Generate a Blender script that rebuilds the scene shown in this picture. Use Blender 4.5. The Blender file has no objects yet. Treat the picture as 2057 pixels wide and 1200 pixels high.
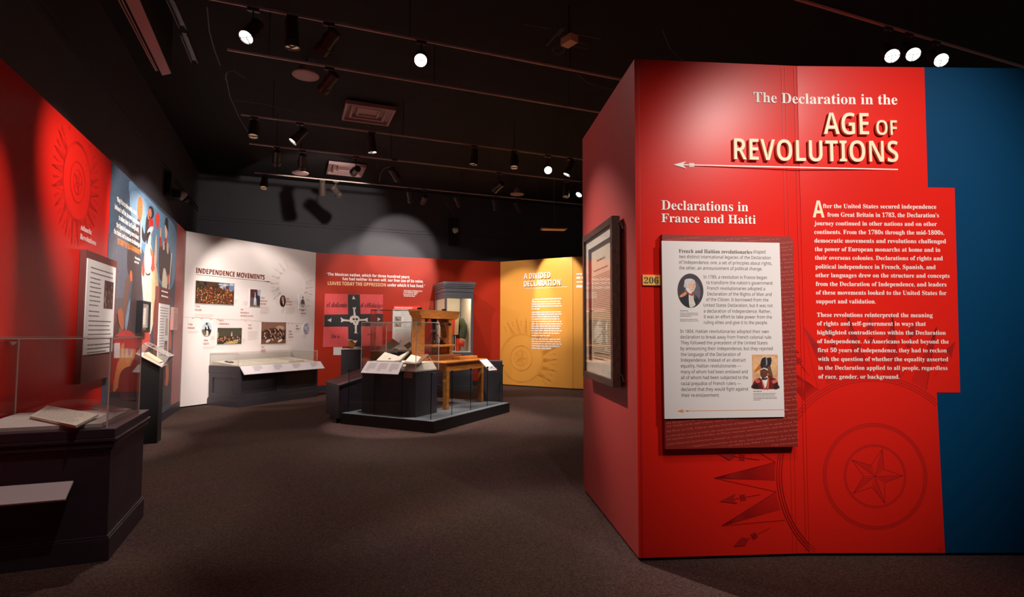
import bpy, bmesh, math, random
from math import sin, cos, pi, radians
from mathutils import Vector, Matrix

C = bpy.context.scene.collection
SC = bpy.context.scene

# ---------------------------------------------------------------- camera, world, exposure
cam = bpy.data.cameras.new('camera')
cam.sensor_width = 36.0
cam.lens = 36.0 * 1130 / 2057
cam.clip_start = 0.05
cam.clip_end = 100
cam_o = bpy.data.objects.new('camera', cam)
C.objects.link(cam_o)
cam_o.location = (0, 0, 1.4)
cam_o.rotation_euler = (Matrix.Rotation(radians(90 + 3.2), 4, 'X') @ Matrix.Rotation(radians(0.2), 4, 'Z')).to_euler()
SC.camera = cam_o
wd = bpy.data.worlds.new('world')
SC.world = wd
wd.use_nodes = True
wd.node_tree.nodes['Background'].inputs[0].default_value = (1.0, 0.85, 0.82, 1)
wd.node_tree.nodes['Background'].inputs[1].default_value = 0.035
SC.view_settings.view_transform = 'Standard'
SC.view_settings.look = 'None'
SC.view_settings.gamma = 1
SC.view_settings.exposure = 0.0
SC.cycles.transparent_max_bounces = 32
SC.cycles.max_bounces = 8
SC.cycles.sample_clamp_indirect = 4.0
WARM = (1.0, 0.89, 0.82)


# ---------------------------------------------------------------- colours and materials
def lin(c):
    c /= 255.0
    return c / 12.92 if c <= 0.04045 else ((c + 0.055) / 1.055) ** 2.4


def rgb(r, g, b):
    return (lin(r), lin(g), lin(b), 1.0)


def mat(name, col, rough=0.5, metal=0.0, noise=0.0, nscale=20.0, bump=0.0, bscale=200.0, spec=0.5, emit=None, estr=0.0):
    m = bpy.data.materials.new(name)
    m.use_nodes = True
    nt = m.node_tree
    p = nt.nodes['Principled BSDF']
    p.inputs['Base Color'].default_value = col
    p.inputs['Roughness'].default_value = rough
    p.inputs['Metallic'].default_value = metal
    p.inputs['Specular IOR Level'].default_value = spec
    if emit:
        p.inputs['Emission Color'].default_value = emit
        p.inputs['Emission Strength'].default_value = estr
    tc = nt.nodes.new('ShaderNodeTexCoord')
    if noise > 0:
        n = nt.nodes.new('ShaderNodeTexNoise')
        n.inputs['Scale'].default_value = nscale
        n.inputs['Detail'].default_value = 6
        nt.links.new(tc.outputs['Object'], n.inputs['Vector'])
        mx = nt.nodes.new('ShaderNodeMix')
        mx.data_type = 'RGBA'
        mx.inputs[6].default_value = tuple(c * (1 - noise) for c in col[:3]) + (1,)
        mx.inputs[7].default_value = tuple(min(1, c * (1 + noise)) for c in col[:3]) + (1,)
        nt.links.new(n.outputs['Fac'], mx.inputs[0])
        nt.links.new(mx.outputs[2], p.inputs['Base Color'])
    if bump > 0:
        n2 = nt.nodes.new('ShaderNodeTexNoise')
        n2.inputs['Scale'].default_value = bscale
        n2.inputs['Detail'].default_value = 3
        nt.links.new(tc.outputs['Object'], n2.inputs['Vector'])
        b = nt.nodes.new('ShaderNodeBump')
        b.inputs['Strength'].default_value = bump
        b.inputs['Distance'].default_value = 0.004
        nt.links.new(n2.outputs['Fac'], b.inputs['Height'])
        nt.links.new(b.outputs['Normal'], p.inputs['Normal'])
    return m


def glass_mat(name, tint, boost=0.0):
    m = bpy.data.materials.new(name)
    m.use_nodes = True
    nt = m.node_tree
    nt.nodes.clear()
    out = nt.nodes.new('ShaderNodeOutputMaterial')
    tr = nt.nodes.new('ShaderNodeBsdfTransparent')
    tr.inputs[0].default_value = tint
    gl = nt.nodes.new('ShaderNodeBsdfGlossy')
    gl.inputs['Roughness'].default_value = 0.01
    fr = nt.nodes.new('ShaderNodeFresnel')
    ge = nt.nodes.new('ShaderNodeNewGeometry')
    ma = nt.nodes.new('ShaderNodeMath')
    ma.operation = 'MULTIPLY_ADD'
    ma.inputs[1].default_value = -2.0
    ma.inputs[2].default_value = 1.0
    pw = nt.nodes.new('ShaderNodeMath')
    pw.operation = 'POWER'
    pw.inputs[0].default_value = 1.45 + boost
    nt.links.new(ge.outputs['Backfacing'], ma.inputs[0])
    nt.links.new(ma.outputs[0], pw.inputs[1])
    nt.links.new(pw.outputs[0], fr.inputs[0])
    mx = nt.nodes.new('ShaderNodeMixShader')
    nt.links.new(fr.outputs[0], mx.inputs[0])
    nt.links.new(tr.outputs[0], mx.inputs[1])
    nt.links.new(gl.outputs[0], mx.inputs[2])
    nt.links.new(mx.outputs[0], out.inputs[0])
    return m


def wood_mat(name, c1, c2, scale=2.2, rough=0.45, turn=-63.0):
    m = mat(name, c1, rough)
    nt = m.node_tree
    p = nt.nodes['Principled BSDF']
    tc = nt.nodes.new('ShaderNodeTexCoord')
    mp = nt.nodes.new('ShaderNodeMapping')
    mp.inputs['Scale'].default_value = (scale, scale * 12, scale * 7)
    m0 = nt.nodes.new('ShaderNodeMapping')
    m0.inputs['Rotation'].default_value = (0, 0, radians(turn))
    n = nt.nodes.new('ShaderNodeTexNoise')
    n.inputs['Scale'].default_value = 1.5
    n.inputs['Detail'].default_value = 8
    n.inputs['Distortion'].default_value = 0.4
    cr = nt.nodes.new('ShaderNodeValToRGB')
    cr.color_ramp.elements[0].position = 0.3
    cr.color_ramp.elements[0].color = c1
    cr.color_ramp.elements[1].position = 0.72
    cr.color_ramp.elements[1].color = c2
    nt.links.new(tc.outputs['Object'], m0.inputs[0])
    nt.links.new(m0.outputs[0], mp.inputs[0])
    nt.links.new(mp.outputs[0], n.inputs['Vector'])
    nt.links.new(n.outputs['Fac'], cr.inputs[0])
    nt.links.new(cr.outputs[0], p.inputs['Base Color'])
    return m


def carpet_mat():
    m = mat('carpet', rgb(72, 62, 60), 0.95, spec=0.1)
    nt = m.node_tree
    p = nt.nodes['Principled BSDF']
    tc = nt.nodes.new('ShaderNodeTexCoord')
    mp = nt.nodes.new('ShaderNodeMapping')
    mp.inputs['Rotation'].default_value = (0, 0, radians(-21.8))
    mp.inputs['Scale'].default_value = (1.0, 2.6, 1.0)
    n1 = nt.nodes.new('ShaderNodeTexNoise')
    n1.inputs['Scale'].default_value = 95
    n1.inputs['Detail'].default_value = 3
    n2 = nt.nodes.new('ShaderNodeTexNoise')
    n2.inputs['Scale'].default_value = 1.2
    n2.inputs['Detail'].default_value = 4
    cr = nt.nodes.new('ShaderNodeValToRGB')
    cr.color_ramp.elements[0].position = 0.34
    cr.color_ramp.elements[0].color = rgb(50, 36, 34)
    cr.color_ramp.elements[1].position = 0.68
    cr.color_ramp.elements[1].color = rgb(112, 86, 78)
    mx = nt.nodes.new('ShaderNodeMix')
    mx.data_type = 'RGBA'
    mx.blend_type = 'MULTIPLY'
    mx.inputs[0].default_value = 0.35
    bp = nt.nodes.new('ShaderNodeBump')
    bp.inputs['Strength'].default_value = 0.6
    bp.inputs['Distance'].default_value = 0.006
    L = nt.links.new
    L(tc.outputs['Object'], mp.inputs[0])
    L(mp.outputs[0], n1.inputs['Vector'])
    L(tc.outputs['Object'], n2.inputs['Vector'])
    L(n1.outputs['Fac'], cr.inputs[0])
    L(cr.outputs[0], mx.inputs[6])
    L(n2.outputs['Color'], mx.inputs[7])
    L(mx.outputs[2], p.inputs['Base Color'])
    L(n1.outputs['Fac'], bp.inputs['Height'])
    L(bp.outputs['Normal'], p.inputs['Normal'])
    return m


def paint_mat():
    m = mat('printed_image', (1, 1, 1, 1), 0.5)
    nt = m.node_tree
    at = nt.nodes.new('ShaderNodeAttribute')
    at.attribute_name = 'paint'
    tc = nt.nodes.new('ShaderNodeTexCoord')
    n = nt.nodes.new('ShaderNodeTexNoise')
    n.inputs['Scale'].default_value = 26
    n.inputs['Detail'].default_value = 8
    n.inputs['Distortion'].default_value = 0.8
    cr = nt.nodes.new('ShaderNodeValToRGB')
    cr.color_ramp.elements[0].position = 0.32
    cr.color_ramp.elements[0].color = (0.78, 0.76, 0.74, 1)
    cr.color_ramp.elements[1].position = 0.66
    cr.color_ramp.elements[1].color = (1.06, 1.05, 1.04, 1)
    mx = nt.nodes.new('ShaderNodeMix')
    mx.data_type = 'RGBA'
    mx.blend_type = 'MULTIPLY'
    mx.inputs[0].default_value = 1.0
    L = nt.links.new
    L(tc.outputs['Object'], n.inputs['Vector'])
    L(n.outputs['Fac'], cr.inputs[0])
    L(at.outputs['Color'], mx.inputs[6])
    L(cr.outputs[0], mx.inputs[7])
    L(mx.outputs[2], nt.nodes['Principled BSDF'].inputs['Base Color'])
    return m


M = dict(
    carpet=carpet_mat(),
    ceiling=mat('black_ceiling_paint', rgb(24, 20, 20), 0.9, noise=0.6, nscale=3, bump=0.8, bscale=14),
    shell=mat('charcoal_wall_paint', rgb(74, 71, 78), 0.6, noise=0.08, nscale=4, bump=0.05),
    red=mat('red_wall_vinyl', rgb(222, 34, 24), 0.29, noise=0.03, nscale=3, spec=0.2),
    brick=mat('brick_red_wall_vinyl', rgb(174, 46, 25), 0.45, noise=0.03, nscale=3, spec=0.22),
    blue=mat('blue_wall_paint', rgb(0, 60, 98), 0.55, noise=0.04, nscale=3, spec=0.1),
    cream=mat('off_white_wall_vinyl', rgb(236, 226, 222), 0.45, noise=0.02, nscale=3),
    yellow=mat('golden_yellow_wall_vinyl', rgb(234, 164, 70), 0.4, noise=0.03, nscale=3),
    redline=mat('dark_red_print', rgb(166, 18, 16), 0.45),
    yelline=mat('dark_yellow_print', rgb(221, 153, 63), 0.42),
    whiline=mat('pale_grey_print', rgb(214, 202, 198), 0.5),
    black=mat('black_paint', rgb(22, 21, 23), 0.5),
    navy=mat('charcoal_cabinet_paint', rgb(60, 55, 61), 0.42, noise=0.06, nscale=6),
    plum=mat('dark_plum_cabinet_paint', rgb(52, 42, 52), 0.35, noise=0.06, nscale=6),
    base=mat('dark_baseboard', rgb(46, 46, 54), 0.5),
    grey=mat('grey_cabinet_paint', rgb(104, 104, 110), 0.45, noise=0.04, nscale=5),
    liner=mat('cream_display_lining', rgb(226, 214, 196), 0.7),
    glass=glass_mat('clear_glass', (0.97, 0.975, 0.97, 1)),
    bglass=glass_mat('barrier_glass', (0.90, 0.92, 0.92, 1)),
    fglass=glass_mat('picture_glass', (0.98, 0.98, 0.98, 1)),
    edge=mat('acrylic_edge', rgb(214, 196, 186), 0.25),
    gedge=mat('dark_glass_edge', rgb(20, 30, 30), 0.2),
    white=mat('white_board', rgb(232, 226, 224), 0.5),
    label=mat('pale_grey_label_board', rgb(214, 204, 206), 0.45),
    ivory=mat('ivory_letter_paint', rgb(250, 226, 190), 0.45),
    paper_w=mat('white_print', rgb(248, 242, 236), 0.5),
    ink=mat('dark_ink', rgb(52, 46, 44), 0.6),
    inkgrey=mat('grey_ink', rgb(120, 112, 108), 0.6),
    inkred=mat('rust_ink', rgb(160, 70, 50), 0.6),
    orange=mat('orange_print', rgb(232, 140, 62), 0.5),
    plaque=mat('yellow_plaque', rgb(246, 190, 92), 0.45),
    tan=mat('tan_plaque', rgb(196, 116, 80), 0.45),
    scripted=mat('dark_red_board', rgb(136, 28, 22), 0.5, noise=0.06, nscale=8),
    scriptline=mat('faded_red_script', rgb(196, 82, 62), 0.6),
    rosewood=mat('rosewood_board', rgb(112, 60, 56), 0.5, noise=0.05, nscale=8),
    paper=mat('aged_paper', rgb(226, 208, 176), 0.8, noise=0.12, nscale=9),
    paper2=mat('pale_paper', rgb(226, 216, 200), 0.8, noise=0.08, nscale=12),
    parch=mat('dark_parchment', rgb(130, 110, 90), 0.8, noise=0.35, nscale=18),
    sepia=mat('sepia_ink', rgb(116, 88, 62), 0.8),
    wood=wood_mat('golden_oak', rgb(172, 98, 36), rgb(212, 136, 58)),
    woodd=wood_mat('dark_oak', rgb(112, 62, 26), rgb(150, 88, 40)),
    fwood=wood_mat('walnut_frame', rgb(52, 34, 28), rgb(84, 58, 46), 3.0, 0.35, 84.0),
    iron=mat('black_iron', rgb(26, 25, 26), 0.4, metal=0.6),
    steel=mat('steel', rgb(170, 165, 160), 0.3, metal=0.9),
    track=mat('track_metal', rgb(206, 180, 170), 0.45),
    lampbody=mat('spotlight_black_paint', rgb(66, 54, 48), 0.35),
    lens=mat('lit_lens', (1, 1, 1, 1), 0.3, emit=(1.0, 0.96, 0.92, 1), estr=9.0),
    dimlens=mat('amber_lens', rgb(150, 96, 60), 0.3, emit=(1.0, 0.6, 0.35, 1), estr=0.25),
    vent=mat('vent_metal', rgb(184, 148, 144), 0.5),
    beam=mat('pinkish_lit_beam', rgb(196, 158, 158), 0.6),
    cable=mat('grey_cable', rgb(92, 84, 80), 0.5),
    plastic=mat('white_plastic', rgb(214, 206, 200), 0.4),
    skirt=mat('orange_red_cloth', rgb(214, 62, 30), 0.85, noise=0.1, nscale=30),
    green=mat('dark_green_wool', rgb(62, 66, 40), 0.9, noise=0.12, nscale=30),
    beige=mat('beige_cloth', rgb(206, 172, 128), 0.85, noise=0.08, nscale=30),
    maroon=mat('maroon_cloth', rgb(70, 26, 24), 0.9),
    paint=paint_mat(),
    seam=mat('panel_seam', rgb(208, 32, 23), 0.4),
    softgrey=mat('soft_grey_print', rgb(168, 158, 156), 0.6),
    dusty=mat('dull_red_wall', rgb(162, 54, 50), 0.4, noise=0.04, nscale=3),  # duller red for the block's side face and the left wall's end
)


# ---------------------------------------------------------------- mesh builder (coordinates in the room, metres)
class MB:
    def __init__(self, mx=None):
        self.v, self.f, self.m, self.c = [], [], [], []
        self.M = mx or Matrix.Identity(4)
        self.k = 0
        self.col = (1, 1, 1, 1)

    def face(self, pts, k=None):
        i = len(self.v)
        self.v += [tuple(self.M @ Vector(p)) for p in pts]
        self.f.append(list(range(i, i + len(pts))))
        self.m.append(self.k if k is None else k)
        self.c.append(self.col)

    def solid(self, vs, fs, k=None):
        i = len(self.v)
        self.v += [tuple(self.M @ Vector(p)) for p in vs]
        for f in fs:
            self.f.append([i + j for j in f])
            self.m.append(self.k if k is None else k)
            self.c.append(self.col)

    def box(self, x0, x1, y0, y1, z0, z1, k=None):
        v = [(x0, y0, z0), (x1, y0, z0), (x1, y1, z0), (x0, y1, z0), (x0, y0, z1), (x1, y0, z1), (x1, y1, z1), (x0, y1, z1)]
        self.solid(v, [(0, 3, 2, 1), (4, 5, 6, 7), (0, 1, 5, 4), (1, 2, 6, 5), (2, 3, 7, 6), (3, 0, 4, 7)], k)

    def prism(self, pts, z0, z1, k=None):
        """pts: (x, y) footprint; z0, z1 numbers or lists per corner"""
        n = len(pts)
        a = z0 if isinstance(z0, (list, tuple)) else [z0] * n
        b = z1 if isinstance(z1, (list, tuple)) else [z1] * n
        area = sum(pts[i][0] * pts[(i + 1) % n][1] - pts[(i + 1) % n][0] * pts[i][1] for i in range(n))
        if area < 0:
            pts, a, b = pts[::-1], a[::-1], b[::-1]
        v = [(p[0], p[1], a[i]) for i, p in enumerate(pts)] + [(p[0], p[1], b[i]) for i, p in enumerate(pts)]
        fs = [tuple(range(n - 1, -1, -1)), tuple(range(n, 2 * n))] + [(i, (i + 1) % n, n + (i + 1) % n, n + i) for i in range(n)]
        self.solid(v, fs, k)

    def plate(self, pts, th, k=None):
        """a board whose front face is pts (anticlockwise from the front), th thick behind it"""
        P = [Vector(p) for p in pts]
        nrm = (P[1] - P[0]).cross(P[2] - P[0]).normalized()
        n = len(P)
        v = P + [p - nrm * th for p in P]
        fs = [tuple(range(n)), tuple(range(2 * n - 1, n - 1, -1))] + [(i, n + i, n + (i + 1) % n, (i + 1) % n) for i in range(n)]
        self.solid(v, fs, k)

    def tube(self, pts, r, n=8, k=None, cap=True):
        P = [Vector(p) for p in pts]
        R = r if isinstance(r, (list, tuple)) else [r] * len(P)
        up = Vector((0, 0, 1))
        vs, fs = [], []
        for i, p in enumerate(P):
            t = (P[min(i + 1, len(P) - 1)] - P[max(i - 1, 0)]).normalized()
            s = t.cross(up)
            if s.length < 1e-3:
                s = t.cross(Vector((1, 0, 0)))
            s.normalize()
            q = s.cross(t)
            for j in range(n):
                a = 2 * pi * j / n
                vs.append(p + (s * cos(a) + q * sin(a)) * R[i])
        for i in range(len(P) - 1):
            for j in range(n):
                fs.append((i * n + j, i * n + (j + 1) % n, (i + 1) * n + (j + 1) % n, (i + 1) * n + j))
        if cap:
            fs.append(tuple(range(n - 1, -1, -1)))
            fs.append(tuple(range((len(P) - 1) * n, len(P) * n)))
        self.solid(vs, fs, k)

    def lathe(self, prof, n=24, k=None, c=(0, 0, 0)):
        """prof: (radius, z) from bottom to top round a vertical axis at c"""
        vs, fs = [], []
        for r, z in prof:
            for j in range(n):
                a = 2 * pi * j / n
                vs.append((c[0] + r * cos(a), c[1] + r * sin(a), c[2] + z))
        for i in range(len(prof) - 1):
            for j in range(n):
                fs.append((i * n + j, i * n + (j + 1) % n, (i + 1) * n + (j + 1) % n, (i + 1) * n + j))
        fs.append(tuple(range(n - 1, -1, -1)))
        fs.append(tuple(range((len(prof) - 1) * n, len(prof) * n)))
        self.solid(vs, fs, k)

    def mesh(self, name, mats, org=(0, 0, 0), smooth=False, paint=False):
        me = bpy.data.meshes.new(name)
        o = Vector(org)
        me.from_pydata([tuple(Vector(p) - o) for p in self.v], [], self.f)
        for m in mats:
            me.materials.append(m)
        me.polygons.foreach_set('material_index', self.m)
        if smooth:
            me.polygons.foreach_set('use_smooth', [True] * len(self.f))
        if paint:
            ca = me.color_attributes.new('paint', 'FLOAT_COLOR', 'CORNER')
            li = 0
            data = []
            for f, c in zip(self.f, self.c):
                data += list(c) * len(f)
            ca.data.foreach_set('color', data)
        me.update()
        return me


def tag(o, label=None, cat=None, group=None, kind=None):
    if label:
        o['label'] = label
    if cat:
        o['category'] = cat
    if group:
        o['group'] = group
    if kind:
        o['kind'] = kind
    return o


def world_loc(o):
    v = Vector(o.location)
    return v + world_loc(o.parent) if o.parent else v


def obj(name, mb, mats, parent=None, bevel=0.0, smooth=False, paint=False, auto=False):
    if isinstance(mb, Prints):
        return [obj(name, b, mats, parent) for b in mb.blocks][0]
    for b in getattr(mb, 'done', ()):
        obj(name, b, mats, parent, bevel, smooth, paint)
    if not isinstance(mats, (list, tuple)):
        mats = [mats]
    if parent is not None:
        org = world_loc(parent)
    else:
        xs, ys, zs = zip(*mb.v)
        org = Vector(((min(xs) + max(xs)) / 2, (min(ys) + max(ys)) / 2, min(zs)))
    me = mb.mesh(name, mats, org, smooth, paint)
    o = bpy.data.objects.new(name, me)
    C.objects.link(o)
    if parent is not None:
        o.parent = parent
    else:
        o.location = org
    if bevel > 0:
        b = o.modifiers.new('bevel', 'BEVEL')
        b.width = bevel
        b.segments = 2
        b.limit_method = 'ANGLE'
    if auto:
        me.shade_auto_smooth(angle=0.6) if hasattr(me, 'shade_auto_smooth') else None
    return o


def root(name, loc, label=None, cat=None, group=None):
    o = bpy.data.objects.new(name, None)
    o.empty_display_size = 0.1
    C.objects.link(o)
    o.location = loc
    return tag(o, label, cat, group)


# ---------------------------------------------------------------- walls as local frames: (u along, out towards the visitor, z up)
class Wall:
    def __init__(self, pts):
        self.p = [Vector((x, y, 0)) for x, y in pts]
        self.s = [0.0]
        for a, b in zip(self.p, self.p[1:]):
            self.s.append(self.s[-1] + (b - a).length)

    def __call__(self, u, out=0.0, z=0.0):
        i = 0
        while i < len(self.p) - 2 and u > self.s[i + 1]:
            i += 1
        d = (self.p[i + 1] - self.p[i]).normalized()
        q = self.p[i] + d * (u - self.s[i]) + Vector((d.y, -d.x, 0)) * out
        return Vector((q.x, q.y, z))

    def mx(self, u=0.0, out=0.0, z=0.0):
        """x along the wall, y INTO the wall, z up"""
        d = (self.p[1] - self.p[0]).normalized()
        q = self(u, out, z)
        return Matrix(((d.x, -d.y, 0, q.x), (d.y, d.x, 0, q.y), (0, 0, 1, q.z), (0, 0, 0, 1)))


A_L = radians(111.4)
LW = Wall([(-3.728, 4.591), (-3.728 + 6 * cos(A_L), 4.591 + 6 * sin(A_L))])
WW = Wall([(-5.84, 10.0), (-4.49, 12.8)])
RW = Wall([(-4.49, 12.8), (-0.30, 14.4)])
YW = Wall([(-0.30, 14.4), (1.44, 13.36)])
YX = Wall([(1.44, 13.36), (3.0, 13.0)])
SW = Wall([(0.632, 5.0), (0.773, 3.49)])
FF = Wall([(0.773, 3.49), (1.85, 3.575), (3.75, 3.602)])


# flat art on a wall: coloured shapes in layers of a hair's thickness
class Art(MB):
    def __init__(self, wall, out=0.002, step=0.00005):
        super().__init__()
        self.w, self.o, self.st = wall, out, step
        self.clip = None

    def poly(self, pts, col):
        self.col = col
        if self.clip:
            a, b, c, d = self.clip
            pts = [(min(max(u, a), b), min(max(z, c), d)) for u, z in pts]
        self.face([self.w(u, self.o, z) for u, z in pts])
        self.o += self.st

    def soft(self, pts, col, n=5):
        """closed smooth outline through pts"""
        q = []
        L = len(pts)
        for i in range(L):
            p0, p1, p2, p3 = (pts[(i + j - 1) % L] for j in range(4))
            for s in range(n):
                t = s / n
                q.append(tuple(0.5 * (2 * p1[k] + (p2[k] - p0[k]) * t + (2 * p0[k] - 5 * p1[k] + 4 * p2[k] - p3[k]) * t * t + (3 * p1[k] - p0[k] - 3 * p2[k] + p3[k]) * t ** 3) for k in (0, 1)))
        self.poly(q, col)

    def oval(self, u, z, ru, rz, col, rot=0.0, n=20):
        self.poly([(u + ru * cos(a) * cos(rot) - rz * sin(a) * sin(rot), z + ru * cos(a) * sin(rot) + rz * sin(a) * cos(rot)) for a in (2 * pi * i / n for i in range(n))], col)


class Lines(MB):
    """thin printed lines, rings and shapes on a wall, one colour"""

    def __init__(self, wall, out=0.002):
        super().__init__()
        self.w, self.o = wall, out
        self.ok = lambda u, z: True

    def seg(self, a, b, t):
        (x0, z0), (x1, z1) = a, b
        L = math.hypot(x1 - x0, z1 - z0)
        if L < 1e-6 or not (self.ok(x0, z0) and self.ok(x1, z1)):
            return
        nx, nz = -(z1 - z0) / L * t / 2, (x1 - x0) / L * t / 2
        self.face([self.w(x0 - nx, self.o, z0 - nz), self.w(x1 - nx, self.o, z1 - nz), self.w(x1 + nx, self.o, z1 + nz), self.w(x0 + nx, self.o, z0 + nz)])

    def path(self, pts, t):
        for a, b in zip(pts, pts[1:]):
            self.seg(a, b, t)

    def ring(self, u, z, r, t, n=96):
        p = [(u + r * cos(2 * pi * i / n), z + r * sin(2 * pi * i / n)) for i in range(n + 1)]
        self.path(p, t)

    def fill(self, pts):
        if all(self.ok(*p) for p in pts):
            self.face([self.w(u, self.o, z) for u, z in pts])

    def greek(self, u0, z0, u1, rows, pitch, h, seed=1, last=0.6, ragged=0.1):
        """rows of small print too small to read: word-length dashes"""
        rnd = random.Random(seed)
        for i in range(rows):
            z = z0 - i * pitch
            end = u1 - (u1 - u0) * (rnd.random() * ragged if i < rows - 1 else 1 - last)
            u = u0
            while u < end:
                w = min(h * rnd.uniform(1.5, 5.5), end - u)
                if w > h * 0.4:
                    self.face([self.w(u, self.o, z), self.w(u + w, self.o, z), self.w(u + w, self.o, z + h), self.w(u, self.o, z + h)])
                u += w + h * 0.55


class Prints:
    """blocks of small print, each block a mesh of its own"""

    def __init__(self, wall, out=0.002):
        self.w, self.o, self.k, self.blocks = wall, out, 0, []

    def greek(self, *a, **k):
        L = Lines(self.w, self.o)
        L.k = self.k
        L.greek(*a, **k)
        self.blocks.append(L)


def sunburst(L, u, z, R, t=0.006, a0=0, a1=360, rays=24, star=True, seed=0):
    """engraved sun: rings, hatched rays with arrows between, a five-pointed star"""
    P = lambda r, a: (u + r * cos(a), z + r * sin(a))
    for f in (0.96, 0.985, 1.01):
        L.ring(u, z, R * f, t * 0.8, 160)
    if star:
        for f in (0.30, 0.315, 0.50, 0.515, 0.53):
            L.ring(u, z, R * f, t * 0.7)
        for k in range(5):
            a = radians(73 + 72 * k)
            tip, l, r = P(R * 0.285, a), P(R * 0.115, a + pi / 5), P(R * 0.115, a - pi / 5)
            L.path([l, tip, r], t * 0.7)
            L.path([(u, z), tip], t * 0.5)
            L.path([(u, z), r], t * 0.5)
            for s in range(1, 9):
                q = s / 9.0
                L.seg((u + (tip[0] - u) * q, z + (tip[1] - z) * q), (r[0] + (tip[0] - r[0]) * q, r[1] + (tip[1] - r[1]) * q), t * 0.75)
    for k in range(rays):
        b = 360.0 / rays * k
        if not a0 <= b <= a1:
            continue
        a, h = radians(b), pi / rays
        tip = P(R * 1.66, a)
        lo, hi = P(R * 1.03, a - h), P(R * 1.03, a + h * 0.2)
        L.path([lo, tip], t * 0.6)
        L.path([tip, P(R * 1.03, a + h)], t * 0.5)
        for s in range(13):
            q = s / 12.0
            b0 = P(R * 1.03, a - h + h * 1.2 * q)
            L.seg(b0, tip, t * 0.45)
        # arrow between two rays
        c = a + h
        ar = lambda r, d: P(R * r, c + d)
        L.path([ar(1.2, 0), ar(1.5, 0)], t * 0.6)
        if k % 2:
            L.fill([ar(1.45, 0.035), ar(1.49, 0), ar(1.45, -0.035), ar(1.63, 0)])
        else:
            L.fill([ar(1.45, 0), ar(1.51, -0.03), ar(1.63, 0), ar(1.51, 0.03)])
        for f in (1.36, 1.39):
            L.seg(ar(f, 0.022), ar(f + 0.02, -0.022), t)
            L.seg(ar(f + 0.02, 0.022), ar(f, -0.022), t)


# ---------------------------------------------------------------- lettering: type set with the built-in face, turned to mesh and laid on its wall
STY = dict(serif=(0x1D400, 0x1D41A, 0x1D7CE), bold=(0x1D5D4, 0x1D5EE, 0x1D7EC), sans=(0x1D5A0, 0x1D5BA, 0x1D7E2), plain=None, script=(0x1D468, 0x1D482, 0x1D7CE))
_tc = bpy.data.curves.new('type', 'FONT')
_to = bpy.data.objects.new('type', _tc)
C.objects.link(_to)
_cap = {}


def _set(s, sty, depth=0.0, res=3, thin=0.0):
    r = STY[sty]
    if r:
        s = ''.join(chr(r[0] + ord(c) - 65) if 'A' <= c <= 'Z' else chr(r[1] + ord(c) - 97) if 'a' <= c <= 'z' else chr(r[2] + ord(c) - 48) if '0' <= c <= '9' else c for c in s)
    _tc.body = s
    _tc.resolution_u = res
    _tc.extrude = depth
    _tc.offset = -thin
    bpy.context.view_layer.update()
    me = bpy.data.meshes.new_from_object(_to.evaluated_get(bpy.context.evaluated_depsgraph_get()))
    v = [tuple(x.co) for x in me.vertices]
    f = [list(p.vertices) for p in me.polygons]
    bpy.data.meshes.remove(me)
    return v, f


def capheight(sty):
    if sty not in _cap:
        v, f = _set('H', sty)
        _cap[sty] = max(p[1] for p in v)
    return _cap[sty]


class Type(MB):
    def __init__(self, wall, out=0.003):
        super().__init__()
        self.w, self.o = wall, out
        self.done = []

    def brk(self):
        """end a block: what was set so far becomes a mesh of its own"""
        b = MB()
        b.v, b.f, b.m, b.c = self.v, self.f, self.m, self.c
        self.done.append(b)
        self.v, self.f, self.m, self.c = [], [], [], []

    def line(self, s, sty, u0, z, u1, h, depth=0.0, res=3, rot=0.0, clip=None, thin=0.0):
        v, f = _set(s, sty, 0.5 if depth else 0.0, res, thin)
        x0, x1 = min(p[0] for p in v), max(p[0] for p in v)
        sx, sz = (u1 - u0) / (x1 - x0), h / capheight(sty)
        i = len(self.v)
        keep = None
        uv = []
        for x, y, d in v:
            a, b = (x - x0) * sx, y * sz
            if rot:
                a, b = a * cos(rot) - b * sin(rot), a * sin(rot) + b * cos(rot)
            uv.append((u0 + a, z + b, d))
        if clip:
            f = [q for q in f if all(clip(uv[j][0], uv[j][1]) for j in q)]
            used = sorted({j for q in f for j in q})
            mp = {j: n for n, j in enumerate(used)}
            uv = [uv[j] for j in used]
            f = [[mp[j] for j in q] for q in f]
        self.v += [tuple(self.w(a, self.o + (d + 0.5) * depth if depth else self.o, b)) for a, b, d in uv]
        for q in f:
            self.f.append([i + j for j in q])
            self.m.append(self.k)
            self.c.append(self.col)


# ================================================================ THE SETTING
H = 3.15
mb = MB()
mb.box(-9, 7, -4, 19, -0.1, 0)
tag(obj('floor', mb, M['carpet']), kind='structure')
mb = MB()
mb.box(-9, 7, -4, 19, 4.85, 5.0)
tag(obj('ceiling', mb, M['ceiling']), kind='structure')


def wallbox(name, w, u0, u1, z0, z1, th, m, side=None):
    mb = MB()
    p = [w(u0, 0), w(u1, 0), w(u1, -th), w(u0, -th)]
    mb.prism([(q.x, q.y) for q in p], z0, z1)
    return tag(obj(name, mb, m), kind='structure')


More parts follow.
